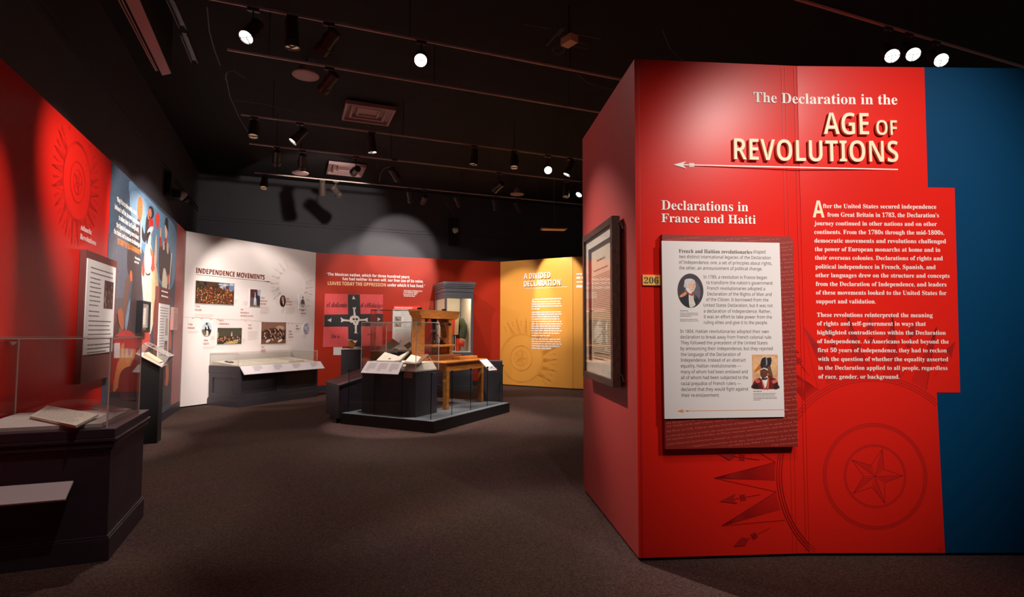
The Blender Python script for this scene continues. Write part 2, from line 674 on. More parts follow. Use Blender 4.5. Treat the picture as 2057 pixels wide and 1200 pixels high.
# dark outer shell of the gallery, seen above the panels
SL = Wall([(-3.9, 4.55), (-3.9 + 9 * cos(A_L), 4.55 + 9 * sin(A_L))])
SB = Wall([(-7.2, 12.06), (-7.2 + 14 * cos(radians(21.8)), 12.06 + 14 * sin(radians(21.8)))])
wallbox('wall_outer_left', SL, -9, 8.6, 0, 4.85, 0.15, M['shell'])
wallbox('wall_outer_back', SB, 0, 14, 0, 4.85, 0.15, M['shell'])
for nm, w, u0, u1, z in (('trim_1', SL, -9, 8.4, 3.97), ('trim_2', SB, 0.1, 14, 3.79)):
    mb = MB()
    for dz in (0, 0.07):
        p = [w(u0, 0.0), w(u1, 0.0), w(u1, 0.022), w(u0, 0.022)]
        mb.prism([(q.x, q.y) for q in p], z + dz, z + dz + 0.025)
    tag(obj(nm, mb, M['shell']), kind='structure')

# coloured display walls
wl = wallbox('wall_left', LW, -6.0, 5.75, 0, 3.15, 0.1, M['red'])
ww = wallbox('wall_back_left', WW, 0, 3.11, 0.025, 3.15, 0.1, M['cream'])
wr = wallbox('wall_back', RW, -0.02, 4.5, 0, 3.15, 0.1, M['brick'])
wy = wallbox('wall_back_right', YW, 0, 2.03, 0.025, 3.15, 0.1, M['yellow'])
wx = wallbox('wall_far_right', YX, 0.012, 1.6, 0.025, 3.15, 0.1, M['yellow'])
for nm, w, u0, u1, h, o, m in (('baseboard_left', LW, -6, 5.7, 0.135, 0.018, 'base'), ('baseboard_back_left', WW, 0.03, 3.08, 0.025, -0.012, 'black'),
                               ('baseboard_back', RW, 0.0, 4.45, 0.125, 0.018, 'base'), ('baseboard_back_right', YW, 0.03, 2.0, 0.025, -0.012, 'black'),
                               ('baseboard_far_right', YX, 0.03, 1.58, 0.025, -0.012, 'black')):
    mb = MB()
    p = [w(u0, -0.05), w(u1, -0.05), w(u1, o), w(u0, o)]
    mb.prism([(q.x, q.y) for q in p], 0, h)
    tag(obj(nm, mb, M[m]), kind='structure')

# big red block at the right: red return, red front, blue end
HB = 3.125
blk = [(0.632, 5.0), (0.773, 3.49), (1.85, 3.575), (3.75, 3.602), (3.75, 5.1)]
mb = MB()
mb.prism(blk, 0.022, HB)
for i, f in enumerate(mb.f):
    ys = [mb.v[j] for j in f]
    if len(f) == 4 and all(v[0] > 1.84 for v in ys):
        mb.m[i] = 1
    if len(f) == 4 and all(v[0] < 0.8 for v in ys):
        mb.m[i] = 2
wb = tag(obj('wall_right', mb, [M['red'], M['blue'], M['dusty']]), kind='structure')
mb = MB()
mb.prism([(0.65, 4.98), (0.79, 3.51), (1.85, 3.592), (3.73, 3.62), (3.73, 5.08)], 0, 0.022)
tag(obj('baseboard_right', mb, M['black']), kind='structure')
# red graphic that ends in steps before the blue
mb = MB()
g1, g2, g3 = FF(1.0803), FF(2.017), FF(2.22)
ed = [(1.918, 3.129), (1.911, 2.328), (2.086, 2.326), (2.089, 1.611), (2.068, 1.014), (1.918, 1.014), (1.932, 0.014)]
PT = [(1.0803, 0.023), (1.0803, HB - 0.002), (ed[0][0], HB - 0.002), (ed[1][0] , ed[1][1]), (ed[2][0], ed[2][1]), (ed[4][0], ed[4][1]), (ed[5][0], ed[5][1]), (ed[6][0], 0.023)]
redge = PT
mb.plate([FF(u, 0.003, z) for u, z in [PT[1], PT[0]] + PT[:1:-1]], 0.0025)
obj('red_graphic', mb, M['red'], wb)
mb = Lines(FF, 0.0032)
sm = [(0.027, 1.598), (0.018, 1.598), (0.974, 1.605), (1, 1.606), (1.06, 1.606)]
for (u, z), t in zip(sm, (0.005, 0.003, 0.002, 0.002, 0.003)):
    mb.seg((u, 0.03), (u, HB - 0.01), t)
obj('panel_seams', mb, M['seam'], wb)


def in_red(u, z):
    if z < 0.03 or z > 3.1:
        return False
    lim = ed[0][0] if z > ed[1][1] else (ed[2][0] if z > ed[4][1] else ed[6][0])
    return u < lim - 0.01


# engraved sun on the red block
sc = [(1.507, 0.493), (0.889, 0.533)]
L = Lines(FF, 0.0034)
L.ok = in_red
sunburst(L, sc[0][0], sc[0][1], sc[0][0] - sc[1][0], 0.006, rays=22)
obj('sun_emblem', L, M['redline'], wb)

# ---- lettering on the red block
t = Type(FF, 0.0038)
t.line('The Declaration in the', 'serif', 0.781, 2.873, 1.732, 0.066)
obj('serif_title', t, M['paper_w'], wb)['label'] = 'small cream serif title'
t = Type(FF, 0.008)
t.line('AGE', 'bold', 1.233, 2.664, 1.526, 0.144, depth=0.017, res=6, thin=0.012)
t.line('OF', 'bold', 1.574, 2.663, 1.709, 0.098, depth=0.017, res=6, thin=0.012)
t.line('REVOLUTIONS', 'bold', 0.635, 2.486, 1.71, 0.14, depth=0.017, res=6, thin=0.012)
obj('raised_lettering', t, M['ivory'], wb)['label'] = 'large raised ivory capitals'
t = Type(FF, 0.0038)
t.line('Declarations in', 'serif', 0.165, 2.159, 0.731, 0.059)
t.line('France and Haiti', 'serif', 0.164, 2.08, 0.779, 0.054)
obj('section_lettering', t, M['paper_w'], wb)
L = Lines(FF, 0.0038)
ar = [(0.245, 2.448), (0.329, 2.472), (0.306, 2.449), (0.329, 2.426), (0.349, 2.462), (0.348, 2.436), (0.394, 2.449), (1.72, 2.444)]
L.fill([ar[0], ar[1], ar[2]])
L.fill([ar[0], ar[2], ar[3]])
L.seg(ar[2], ar[7], 0.007)
for k in range(4):
    u = ar[4][0] + k * 0.008
    L.seg((u, ar[4][1]), (u + 0.01, (ar[4][1] + ar[5][1]) / 2), 0.005)
    L.seg((u + 0.01, (ar[4][1] + ar[5][1]) / 2), (u, ar[5][1]), 0.005)
obj('arrow_rule', L, M['paper_w'], wb)
t = Type(FF, 0.0038)
t.line('A', 'bold', 1.158, 2.128, 1.233, 0.109)
obj('drop_capital', t, M['ivory'], wb)
t = Type(FF, 0.0038)
for s, q in (
        ('fter the United States secured independence', (1.225, 2.189, 1.961, 0.027)),
        ('from Great Britain in 1783, the Declaration\u2019s', (1.252, 2.133, 1.975, 0.028)),
        ('journey continued in other nations and on other', (1.165, 2.077, 1.96, 0.027)),
        ('continents. From the 1780s through the mid-1800s,', (1.164, 2.021, 2.005, 0.027)),
        ('democratic movements and revolutions challenged', (1.164, 1.965, 2.015, 0.027)),
        ('the power of European monarchs at home and in', (1.165, 1.91, 1.976, 0.027)),
        ('their overseas colonies. Declarations of rights and', (1.165, 1.855, 1.99, 0.027)),
        ('political independence in French, Spanish, and', (1.166, 1.798, 1.941, 0.027)),
        ('other languages drew on the structure and concepts', (1.165, 1.743, 2.029, 0.027)),
        ('from the Declaration of Independence, and leaders', (1.165, 1.687, 2.007, 0.027)),
        ('of these movements looked to the United States for', (1.165, 1.632, 2.005, 0.027)),
        ('support and validation.', (1.165, 1.576, 1.547, 0.027)),
        (None, None),
        ('These revolutions reinterpreted the meaning', (1.167, 1.49, 1.91, 0.027)),
        ('of rights and self-government in ways that', (1.166, 1.435, 1.864, 0.027)),
        ('highlighted contradictions within the Declaration', (1.165, 1.379, 1.99, 0.026)),
        ('of Independence. As Americans looked beyond the', (1.165, 1.323, 2.007, 0.026)),
        ('first 50 years of independence, they had to reckon', (1.166, 1.267, 1.992, 0.026)),
        ('with the question of whether the equality asserted', (1.166, 1.211, 1.999, 0.026)),
        ('in the Declaration applied to all people, regardless', (1.167, 1.156, 1.992, 0.026)),
        ('of race, gender, or background.', (1.166, 1.1, 1.683, 0.026))):
    if s is None:
        t.brk()
        continue
    t.line(s, 'serif', *q, res=2)
obj('body_lettering', t, M['paper_w'], wb)

# ================================================================ FRONT WALL: text board with its dark red backing
bk = [(0.151, 1.994), (0.983, 1.994), (0.986, 1.974), (0.997, 1.967), (0.995, 0.686), (0.154, 0.681)]
rt = root('text_panel', FF(bk[5][0], 0, bk[5][1]), 'white text board on a dark red script backing, below Declarations in France and Haiti', 'information panel')
mb = MB()
mb.plate([FF(u, 0.05, z) for u, z in reversed(bk)], 0.046)
obj('backing_board', mb, M['scripted'], rt)['label'] = 'dark red backing board'
wp = [(0.143, 1.952), (0.9, 1.951), (0.906, 0.871), (0.149, 0.865)]
mb = MB()
mb.plate([FF(u, 0.062, z) for u, z in reversed(wp)], 0.0115)
obj('white_board', mb, M['white'], rt)
DECL = ('When in the Course of human Events, it becomes necessary for one People to dissolve the Political Bands which have connected them',
        'with another, and to assume among the Powers of the Earth, the separate and equal Station to which the Laws of Nature entitle them,',
        'a decent Respect to the Opinions of Mankind requires that they should declare the causes which impel them to the Separation.',
        'We hold these Truths to be self-evident, that all Men are created equal, that they are endowed by their Creator with certain Rights,',
        'that among these are Life, Liberty, and the Pursuit of Happiness. That to secure these Rights, Governments are instituted among Men,',
        'He has refused his Assent to Laws, the most wholesome and necessary for the public Good. He has forbidden his Governors to pass Laws,',
        'He has called together Legislative Bodies at Places unusual, uncomfortable, and distant from the Depository of their public Records,',
        'He has excited domestic Insurrections amongst us, and has endeavoured to bring on the Inhabitants of our Frontiers, whose known Rule',
        'of Warfare, is an undistinguished Destruction, of all Ages, Sexes and Conditions. In every stage of these Oppressions we have Petitioned',
        'A Prince, whose Character is thus marked by every act which may define a Tyrant, is unfit to be the Ruler of a free People. We have warned',
        'been wanting in Attentions to our British Brethren. We have reminded them of the Circumstances of our Emigration and Settlement here',
        'and we have conjured them by the Ties of our common Kindred to disavow these Usurpations, deaf to the Voice of Justice and Consanguinity')
t = Type(FF, 0.0505)
uL, uR, zB, zT = bk[5][0] + 0.006, bk[3][0] - 0.004, bk[5][1] + 0.012, bk[0][1] - 0.012
wl0, wr0, wb0, wt0 = wp[0][0], wp[1][0], wp[3][1], wp[0][1]


def on_backing(u, z):
    if not (uL < u < uR + (zT - z) * 0.006 and zB < z < zT):
        return False
    return not (u < wr0 + 0.004 and wb0 - 0.004 < z < wt0 + 0.004)


z, k = zB - 0.10, 0
while z < zT + 0.02:
    t.line(DECL[(11 - k) % 12], 'serif', uL - 0.05 - 0.03 * (k % 3), z, uL + 1.25, 0.0115, res=1, rot=radians(5.5), clip=on_backing)
    z += 0.026
    k += 1
obj('script_print', t, M['scriptline'], rt)
t = Type(FF, 0.0625)
t.line('French and Haitian revolutionaries', 'serif', 0.251, 1.879, 0.72, 0.023, res=2)
for s, q in (
        ('shaped', (0.727, 1.882, 0.806, 0.021)),
        ('two distinct international legacies of the Declaration', (0.252, 1.846, 0.84, 0.02)),
        ('of Independence: one, a set of principles about rights,', (0.251, 1.811, 0.847, 0.02)),
        ('the other, an announcement of political change.', (0.252, 1.776, 0.783, 0.02)),
        (None, None),
        ('In 1789, a revolution in France began', (0.405, 1.722, 0.812, 0.02)),
        ('to transform the nation\u2019s government.', (0.423, 1.687, 0.853, 0.02)),
        ('French revolutionaries adopted a', (0.428, 1.652, 0.798, 0.02)),
        ('Declaration of the Rights of Man and', (0.428, 1.617, 0.84, 0.02)),
        ('of the Citizen. It borrowed from the', (0.42, 1.582, 0.819, 0.02)),
        ('United States Declaration, but it was not', (0.403, 1.547, 0.846, 0.02)),
        ('a declaration of independence. Rather,', (0.403, 1.511, 0.834, 0.02)),
        ('it was an effort to take power from the', (0.404, 1.476, 0.839, 0.02)),
        ('ruling elites and give it to the people.', (0.403, 1.441, 0.811, 0.02)),
        (None, None),
        ('In 1804, Haitian revolutionaries adopted their own', (0.253, 1.386, 0.817, 0.02)),
        ('declaration to break away from French colonial rule.', (0.253, 1.351, 0.835, 0.02)),
        ('They followed the precedent of the United States', (0.255, 1.316, 0.807, 0.02)),
        ('by announcing their independence, but they rejected', (0.254, 1.281, 0.84, 0.02)),
        ('the language of the Declaration of', (0.255, 1.245, 0.634, 0.02)),
        ('Independence. Instead of an abstract', (0.254, 1.21, 0.665, 0.02)),
        ('equality, Haitian revolutionaries \u2014', (0.254, 1.175, 0.634, 0.02)),
        ('many of whom had been enslaved and', (0.254, 1.139, 0.676, 0.02)),
        ('all of whom had been subjected to the', (0.254, 1.104, 0.678, 0.02)),
        ('racial prejudice of French rulers \u2014', (0.254, 1.068, 0.63, 0.02)),
        ('declared that they would fight against', (0.254, 1.033, 0.678, 0.02)),
        ('their re-enslavement.', (0.255, 0.997, 0.494, 0.02))):
    if s is None:
        t.brk()
        continue
    t.line(s, 'sans', *q, res=2)
obj('board_lettering', t, M['ink'], rt)
L = Lines(FF, 0.0625)
ar = [(0.226, 0.912), (0.269, 0.923), (0.257, 0.912), (0.269, 0.9), (0.927, 0.915), (0.285, 0.912), (0.298, 0.912)]
L.fill([ar[0], ar[1], ar[2]])
L.fill([ar[0], ar[2], ar[3]])
L.seg(ar[2], ar[4], 0.003)
L.seg(ar[5], ar[6], 0.008)
obj('arrow_rule', L, M['orange'], rt)
L = Prints(FF, 0.0625)
q = [(0.253, 1.519), (0.37, 1.51), (0.709, 1.026), (0.861, 1.01)]
L.greek(q[0][0], q[0][1], q[1][0] - 0.03, 1, 0.01, 0.004, 3)
L.greek(q[0][0], q[0][1] - 0.014, q[1][0], 3, 0.0095, 0.003, 4)
L.greek(q[0][0], q[0][1] - 0.052, q[1][0], 2, 0.0095, 0.003, 5, 1)
L.greek(q[2][0], q[2][1], q[3][0] - 0.06, 1, 0.01, 0.004, 6)
L.greek(q[2][0], q[2][1] - 0.013, q[3][0], 2, 0.009, 0.003, 7, 0.9)
L.greek(q[2][0], q[2][1] - 0.034, q[3][0], 3, 0.009, 0.003, 8, 0.3)
obj('small_print', L, M['inkgrey'], rt)


# oval portrait: man in a powdered wig; square portrait: officer in a plumed hat
def px(art, pts, col, soft=True):
    (art.soft if soft else art.poly)(pts, col)


A = Art(FF, 0.0626, 0.00008)
o = [(0.321, 1.645), (0.239, 1.644), (0.323, 1.751)]
ou, oz, ru, rz = o[0][0], o[0][1], o[0][0] - o[1][0], o[2][1] - o[0][1]
A.oval(ou, oz, ru, rz, rgb(70, 58, 66), n=48)
A.oval(ou + 0.012, oz - 0.01, ru * 0.62, rz * 0.7, rgb(104, 98, 116), n=32)
A.soft([(0.251, 1.6), (0.269, 1.625), (0.298, 1.638), (0.327, 1.632), (0.356, 1.613), (0.374, 1.588), (0.369, 1.573), (0.355, 1.557), (0.335, 1.544), (0.316, 1.54), (0.291, 1.549), (0.265, 1.569)], rgb(34, 36, 48))
A.soft([(0.311, 1.635), (0.327, 1.632), (0.349, 1.61), (0.357, 1.582), (0.352, 1.56), (0.335, 1.544), (0.316, 1.541), (0.31, 1.578)], rgb(224, 218, 212))
A.soft([(0.343, 1.616), (0.352, 1.601), (0.365, 1.569), (0.355, 1.557), (0.342, 1.588)], rgb(40, 38, 44))
A.soft([(0.251, 1.609), (0.272, 1.628), (0.295, 1.638), (0.292, 1.619), (0.266, 1.605)], rgb(236, 162, 120))
A.soft([(0.292, 1.636), (0.308, 1.641), (0.327, 1.632), (0.34, 1.619), (0.33, 1.613), (0.304, 1.625)], rgb(200, 62, 44))
A.soft([(0.283, 1.691), (0.286, 1.711), (0.306, 1.719), (0.328, 1.719), (0.347, 1.71), (0.353, 1.691), (0.344, 1.676), (0.308, 1.672), (0.295, 1.65), (0.289, 1.663), (0.279, 1.669)], rgb(214, 210, 214))
A.soft([(0.305, 1.678), (0.312, 1.697), (0.331, 1.704), (0.35, 1.694), (0.355, 1.673), (0.348, 1.654), (0.335, 1.636), (0.321, 1.638), (0.305, 1.653)], rgb(236, 200, 178))
A.soft([(0.292, 1.653), (0.305, 1.663), (0.327, 1.635), (0.324, 1.625), (0.305, 1.636)], rgb(240, 238, 236))
for p, c in (([(0.325, 1.681)], rgb(70, 48, 44)), ([(0.345, 1.68)], rgb(70, 48, 44))):
    A.oval(p[0][0], p[0][1], 0.0032, 0.0016, c, n=8)
p = [(0.339, 1.666), (0.334, 1.653), (0.322, 1.594), (0.325, 1.579), (0.328, 1.563)]
A.oval(p[0][0], p[0][1], 0.002, 0.004, rgb(214, 160, 136), n=8)
A.oval(p[1][0], p[1][1], 0.004, 0.0013, rgb(180, 84, 76), n=8)
for i in (2, 3, 4):
    A.oval(p[i][0], p[i][1], 0.0018, 0.0018, rgb(120, 104, 92), n=8)
obj('oval_portrait', A, M['paint'], rt, paint=True)['label'] = 'oval portrait of a man in a powdered wig'
A = Art(FF, 0.0626, 0.00008)
A.poly([(0.705, 1.253), (0.871, 1.253), (0.868, 1.044), (0.706, 1.043)], rgb(224, 170, 122))
A.soft([(0.756, 1.24), (0.801, 1.247), (0.86, 1.234), (0.861, 1.15), (0.831, 1.116), (0.766, 1.128), (0.718, 1.16), (0.716, 1.222)], rgb(236, 188, 140))
A.soft([(0.708, 1.045), (0.71, 1.079), (0.727, 1.104), (0.756, 1.11), (0.779, 1.128), (0.805, 1.128), (0.831, 1.113), (0.86, 1.1), (0.867, 1.072), (0.868, 1.044)], rgb(110, 24, 26))
A.soft([(0.709, 1.045), (0.711, 1.067), (0.733, 1.076), (0.748, 1.045)], rgb(44, 24, 26))
A.soft([(0.839, 1.044), (0.846, 1.078), (0.866, 1.085), (0.868, 1.044)], rgb(60, 24, 26))
A.soft([(0.717, 1.097), (0.737, 1.105), (0.756, 1.088), (0.736, 1.079)], rgb(214, 88, 84))
A.soft([(0.83, 1.091), (0.857, 1.099), (0.866, 1.088), (0.84, 1.075)], rgb(222, 108, 100))
A.soft([(0.762, 1.104), (0.772, 1.113), (0.787, 1.045), (0.774, 1.045)], rgb(206, 96, 74))
A.soft([(0.798, 1.113), (0.811, 1.106), (0.807, 1.044), (0.795, 1.044)], rgb(206, 96, 74))
A.soft([(0.767, 1.104), (0.782, 1.097), (0.8, 1.103), (0.796, 1.072), (0.786, 1.048), (0.776, 1.072)], rgb(240, 236, 230))
A.soft([(0.755, 1.113), (0.763, 1.128), (0.795, 1.125), (0.803, 1.113), (0.785, 1.099), (0.766, 1.1)], rgb(244, 240, 236))
A.soft([(0.766, 1.111), (0.784, 1.108), (0.798, 1.113), (0.795, 1.099), (0.767, 1.099)], rgb(32, 26, 28))
A.soft([(0.718, 1.15), (0.741, 1.181), (0.761, 1.2), (0.777, 1.172), (0.754, 1.163), (0.728, 1.147)], rgb(206, 116, 46))
A.soft([(0.796, 1.162), (0.813, 1.206), (0.827, 1.159), (0.836, 1.113), (0.815, 1.122)], rgb(112, 72, 44))
A.soft([(0.757, 1.128), (0.759, 1.163), (0.78, 1.17), (0.8, 1.166), (0.802, 1.138), (0.792, 1.116), (0.776, 1.108), (0.763, 1.113)], rgb(112, 58, 40))
A.soft([(0.761, 1.166), (0.78, 1.173), (0.803, 1.164), (0.803, 1.156), (0.78, 1.166), (0.76, 1.158)], rgb(236, 228, 220))
A.soft([(0.758, 1.181), (0.765, 1.222), (0.785, 1.237), (0.804, 1.233), (0.824, 1.236), (0.83, 1.215), (0.821, 1.187), (0.8, 1.18), (0.79, 1.187), (0.774, 1.178)], rgb(38, 36, 44))
A.soft([(0.793, 1.231), (0.799, 1.233), (0.802, 1.197), (0.795, 1.187)], rgb(150, 148, 160))
A.soft([(0.763, 1.181), (0.78, 1.184), (0.801, 1.181), (0.8, 1.169), (0.78, 1.173), (0.764, 1.167)], rgb(52, 40, 44))
p = [(0.772, 1.147), (0.79, 1.147), (0.781, 1.136), (0.781, 1.125)]
for i in (0, 1):
    A.oval(p[i][0], p[i][1], 0.0028, 0.0014, rgb(240, 230, 220), n=8)
    A.oval(p[i][0], p[i][1], 0.0014, 0.0014, rgb(20, 14, 14), n=8)
A.oval(p[2][0], p[2][1], 0.0028, 0.003, rgb(150, 82, 56), n=8)
A.oval(p[3][0], p[3][1], 0.0035, 0.0013, rgb(150, 60, 50), n=8)
obj('framed_portrait', A, M['paint'], rt, paint=True)['label'] = 'portrait of an officer in a plumed black hat'

# number plaque
q = [(0.037, 1.746), (0.155, 1.745), (0.156, 1.68), (0.038, 1.68)]
mb = MB()
mb.plate([FF(u, 0.012, z) for u, z in reversed(q)], 0.0115)
pl = tag(obj('number_plaque', mb, M['plaque']), 'small yellow number plaque 206 beside the white text board', 'plaque')
t = Type(FF, 0.0125)
t.line('206', 'serif', 0.046, 1.692, 0.137, 0.037)
obj('number', t, M['ink'], pl)

# ================================================================ SIDE OF THE BLOCK: framed broadside
fr = [(0.547, 2.12), (1.44, 2.137), (1.455, 1.042), (0.561, 1.037)]
u0, u1, z0, z1 = 0.325, 1.235, 1.02, 2.175
rf = root('picture_frame', SW(0.78, 0, z0), 'dark wood frame with a mounted printed broadside, hung on the side of the red block', 'framed document')
FW = 0.05
mb = MB()
for a, b, c, d in ((u0, u1, z0, z0 + FW), (u0, u1, z1 - FW, z1), (u0, u0 + FW, z0 + FW, z1 - FW), (u1 - FW, u1, z0 + FW, z1 - FW)):
    p = [SW(a, 0.02), SW(b, 0.02), SW(b, 0.075), SW(a, 0.075)]
    mb.prism([(k.x, k.y) for k in p], c, d)
obj('frame', mb, M['fwood'], rf, bevel=0.0015)
mb = MB()
a, b, c, d = u0 + 0.02, u1 - 0.02, z0 + 0.02, z1 - 0.02
p = [SW(a, 0.02), SW(b, 0.02), SW(b, 0.03), SW(a, 0.03)]
mb.prism([(k.x, k.y) for k in p], c, d)
obj('backing', mb, M['liner'], rf)
e, f_, g, h = u0 + 0.125, u1 - 0.115, z0 + 0.14, z1 - 0.125
mb = MB()
for a, b, c, d in ((u0 + FW, u1 - FW, z0 + FW, g), (u0 + FW, u1 - FW, h, z1 - FW), (u0 + FW, e, g, h), (f_, u1 - FW, g, h)):
    p = [SW(a, 0.05), SW(b, 0.05), SW(b, 0.056), SW(a, 0.056)]
    mb.prism([(k.x, k.y) for k in p], c, d)
obj('mat_board', mb, M['liner'], rf)
mb = MB()
p = [SW(e + 0.02, 0.031), SW(f_ - 0.015, 0.031), SW(f_ - 0.015, 0.033), SW(e + 0.02, 0.033)]
mb.prism([(k.x, k.y) for k in p], g + 0.02, h - 0.02)
dc = obj('document', mb, M['paper'], rf)
L = Lines(SW, 0.0335)
L.greek(e + 0.2, h - 0.12, f_ - 0.2, 1, 0.05, 0.014, 2, 0.9)
L.greek(e + 0.1, h - 0.19, f_ - 0.1, 1, 0.05, 0.01, 3, 0.9)
for k in range(46):
    L.greek(e + 0.06, h - 0.23 - k * 0.0138, f_ - 0.06, 1, 0.01, 0.0048, 10 + k, 1.0)
L.greek(e + 0.1, g + 0.06, f_ - 0.1, 3, 0.02, 0.006, 90, 0.6)
obj('document_print', L, M['sepia'], dc)
mb = MB()
mb.plate([SW(u1 - FW, 0.068, z0 + FW), SW(u1 - FW, 0.068, z1 - FW), SW(u0 + FW, 0.068, z1 - FW), SW(u0 + FW, 0.068, z0 + FW)], 0.003)
obj('glazing', mb, M['fglass'], rf)
for z in (z0 + 0.03, z1 - 0.1):
    mb = MB()
    mb.tube([SW(u1 - 0.03, 0.004, z), SW(u1 + 0.018, 0.006, z + 0.012), SW(u1 + 0.02, 0.02, z + 0.05), SW(u1 - 0.03, 0.02, z + 0.06)], 0.006, 6)
    obj('mounting_bracket', mb, M['steel'], rf)
# caption beside the frame
L = Prints(SW, 0.003)
q = [(0.04, 1.768), (0.285, 1.666)]
L.greek(0.05, 1.76, 0.28, 2, 0.028, 0.016, 1, 0.6)
L.greek(0.05, 1.69, 0.28, 9, 0.021, 0.009, 2, 0.9)
L.greek(0.05, 1.48, 0.25, 7, 0.019, 0.008, 3, 0.5)
obj('caption_lettering', L, M['paper_w'], wb)
mb = MB()
p = [SW(0.225, 0.0), SW(0.295, 0.0), SW(0.295, 0.012), SW(0.225, 0.012)]
mb.prism([(k.x, k.y) for k in p], 1.075, 1.31)
tag(obj('caption_card', mb, M['white']), 'narrow white caption card just left of the framed broadside', 'label')

# ================================================================ LEFT WALL: red end, painted mural, labels
A = Art(LW, 0.002, 0.00005)
A.clip = (1.31, 4.98, 0.14, 3.148)
sl = rgb(64, 82, 102)
A.poly([(1.307, 3.195), (4.718, 3.169), (5.337, -0.065), (1.727, 0.062)], sl) if False else A.poly([(1.31, 3.148), (4.98, 3.148), (4.98, 0.14), (1.31, 0.14)], rgb(70, 86, 104))
A.soft([(2.0, 3.1), (2.6, 3.12), (3.6, 3.1), (4.9, 3.0), (4.9, 2.2), (4.2, 2.0), (3.0, 2.3), (2.3, 2.7)], rgb(104, 138, 168))
A.soft([(2.2, 3.05), (3.0, 3.0), (3.2, 2.6), (2.6, 2.5), (2.1, 2.8)], rgb(122, 152, 178))
A.soft([(1.4, 2.4), (2.0, 2.5), (2.1, 1.6), (1.5, 1.2), (1.35, 1.8)], rgb(96, 98, 110))
A.soft([(1.537, 1.615), (1.781, 1.734), (2.287, 1.7), (2.499, 1.22), (2.52, 0.794), (1.678, 0.647)], rgb(92, 84, 86))
A.soft([(2.097, 1.518), (2.278, 1.759), (2.405, 1.524), (2.361, 1.224), (2.184, 1.228)], rgb(116, 132, 156))
A.soft([(1.594, 0.975), (2.415, 0.874), (3.348, 1.133), (4.327, 1.102), (4.939, 0.921), (5.105, 0.26), (3.499, 0.237), (1.704, 0.216)], rgb(66, 54, 58))
A.soft([(2.413, 1.766), (2.726, 1.782), (2.844, 1.212), (2.604, 1.156), (2.424, 1.403)], rgb(84, 58, 52))
A.soft([(1.552, 1.509), (1.769, 1.557), (2.073, 1.403), (2.15, 1.171), (1.829, 1.147), (1.555, 1.242)], rgb(70, 48, 44))
A.soft([(3.832, 1.549), (4.05, 1.849), (4.408, 1.867), (4.475, 1.097), (4.07, 0.963)], rgb(118, 72, 56))
A.oval([(4.571, 0.575)][0][0], [(4.571, 0.575)][0][1], 0.14, 0.06, rgb(206, 84, 66))
# man in the dark coat
A.soft([(2.592, 2.765), (2.448, 2.745), (2.369, 2.639), (2.218, 2.571), (2.07, 2.389), (2.063, 2.154), (2.15, 2.011), (2.228, 2.077), (2.332, 1.991), (2.278, 1.759), (2.226, 1.521), (2.099, 1.23), (2.462, 1.161), (2.87, 1.212), (2.802, 1.786), (2.67, 2.284)], rgb(72, 60, 62))
A.soft([(2.147, 2.034), (2.265, 1.985), (2.147, 1.753), (2.055, 1.518), (1.948, 1.278), (1.824, 1.314), (1.956, 1.629), (2.036, 1.92)], rgb(116, 80, 68))
A.soft([(2.522, 3.047), (2.624, 3.038), (2.674, 2.934), (2.648, 2.814), (2.571, 2.743), (2.476, 2.794), (2.419, 2.894), (2.443, 2.999)], rgb(216, 108, 60))
A.soft([(2.427, 2.846), (2.445, 2.912), (2.486, 2.808), (2.57, 2.749), (2.494, 2.76)], rgb(170, 84, 50))
A.poly([(2.547, 2.921), (2.628, 2.933), (2.629, 2.925), (2.548, 2.913)], rgb(96, 50, 36))
A.soft([(2.236, 2.096), (2.298, 2.06), (2.31, 1.983), (2.245, 1.966), (2.201, 2.039)], rgb(216, 108, 60))
A.poly([(2.589, 2.752), (2.639, 2.755), (2.695, 2.35), (2.64, 2.375)], rgb(238, 226, 214))
# second man raising an arm
A.soft([(2.679, 2.698), (2.822, 2.625), (2.868, 2.829), (2.962, 2.926), (3.056, 2.863), (3.007, 2.655), (2.865, 2.521), (2.703, 2.555)], rgb(52, 48, 54))
A.soft([(2.931, 2.946), (3.034, 2.993), (3.08, 2.895), (2.975, 2.848)], rgb(220, 140, 96))
A.soft([(3.083, 3.043), (3.229, 3.046), (3.3, 2.977), (3.196, 2.889), (3.056, 2.863), (2.977, 2.915), (2.991, 2.998)], rgb(50, 52, 60))
A.oval([(3.076, 2.948)][0][0], [(3.076, 2.948)][0][1], 0.09, 0.06, rgb(196, 120, 100))
A.soft([(3.03, 2.852), (3.196, 2.889), (3.265, 2.833), (3.193, 2.739), (3.053, 2.715)], rgb(214, 44, 36))
A.soft([(2.974, 2.689), (3.156, 2.78), (3.303, 2.785), (3.199, 2.699), (3.036, 2.646)], rgb(228, 216, 214))
# red balloon
A.soft([(3.506, 3.038), (3.624, 3.011), (3.628, 2.897), (3.547, 2.804), (3.443, 2.864), (3.396, 2.954)], rgb(222, 66, 54))
# woman in white with a red shawl
A.soft([(2.866, 2.359), (3.035, 2.486), (3.236, 2.486), (3.505, 2.325), (3.68, 2.044), (3.669, 1.745), (3.498, 1.474), (3.345, 1.323), (3.09, 1.325), (2.88, 1.79), (2.749, 2.114)], rgb(226, 216, 200))
A.soft([(3.287, 2.185), (3.507, 2.312), (3.744, 2.049), (3.775, 1.692), (3.602, 1.405), (3.456, 1.542)], rgb(226, 196, 156))
A.soft([(2.84, 2.355), (2.965, 2.41), (2.919, 2.195), (2.86, 2.073), (2.758, 2.134)], rgb(222, 84, 66))
A.soft([(3.179, 2.479), (3.399, 2.404), (3.485, 2.26), (3.317, 2.181), (3.184, 2.276)], rgb(222, 84, 66))
A.soft([(2.858, 2.403), (2.998, 2.541), (3.201, 2.516), (3.27, 2.286), (3.093, 2.14), (2.895, 2.18)], rgb(238, 226, 214))
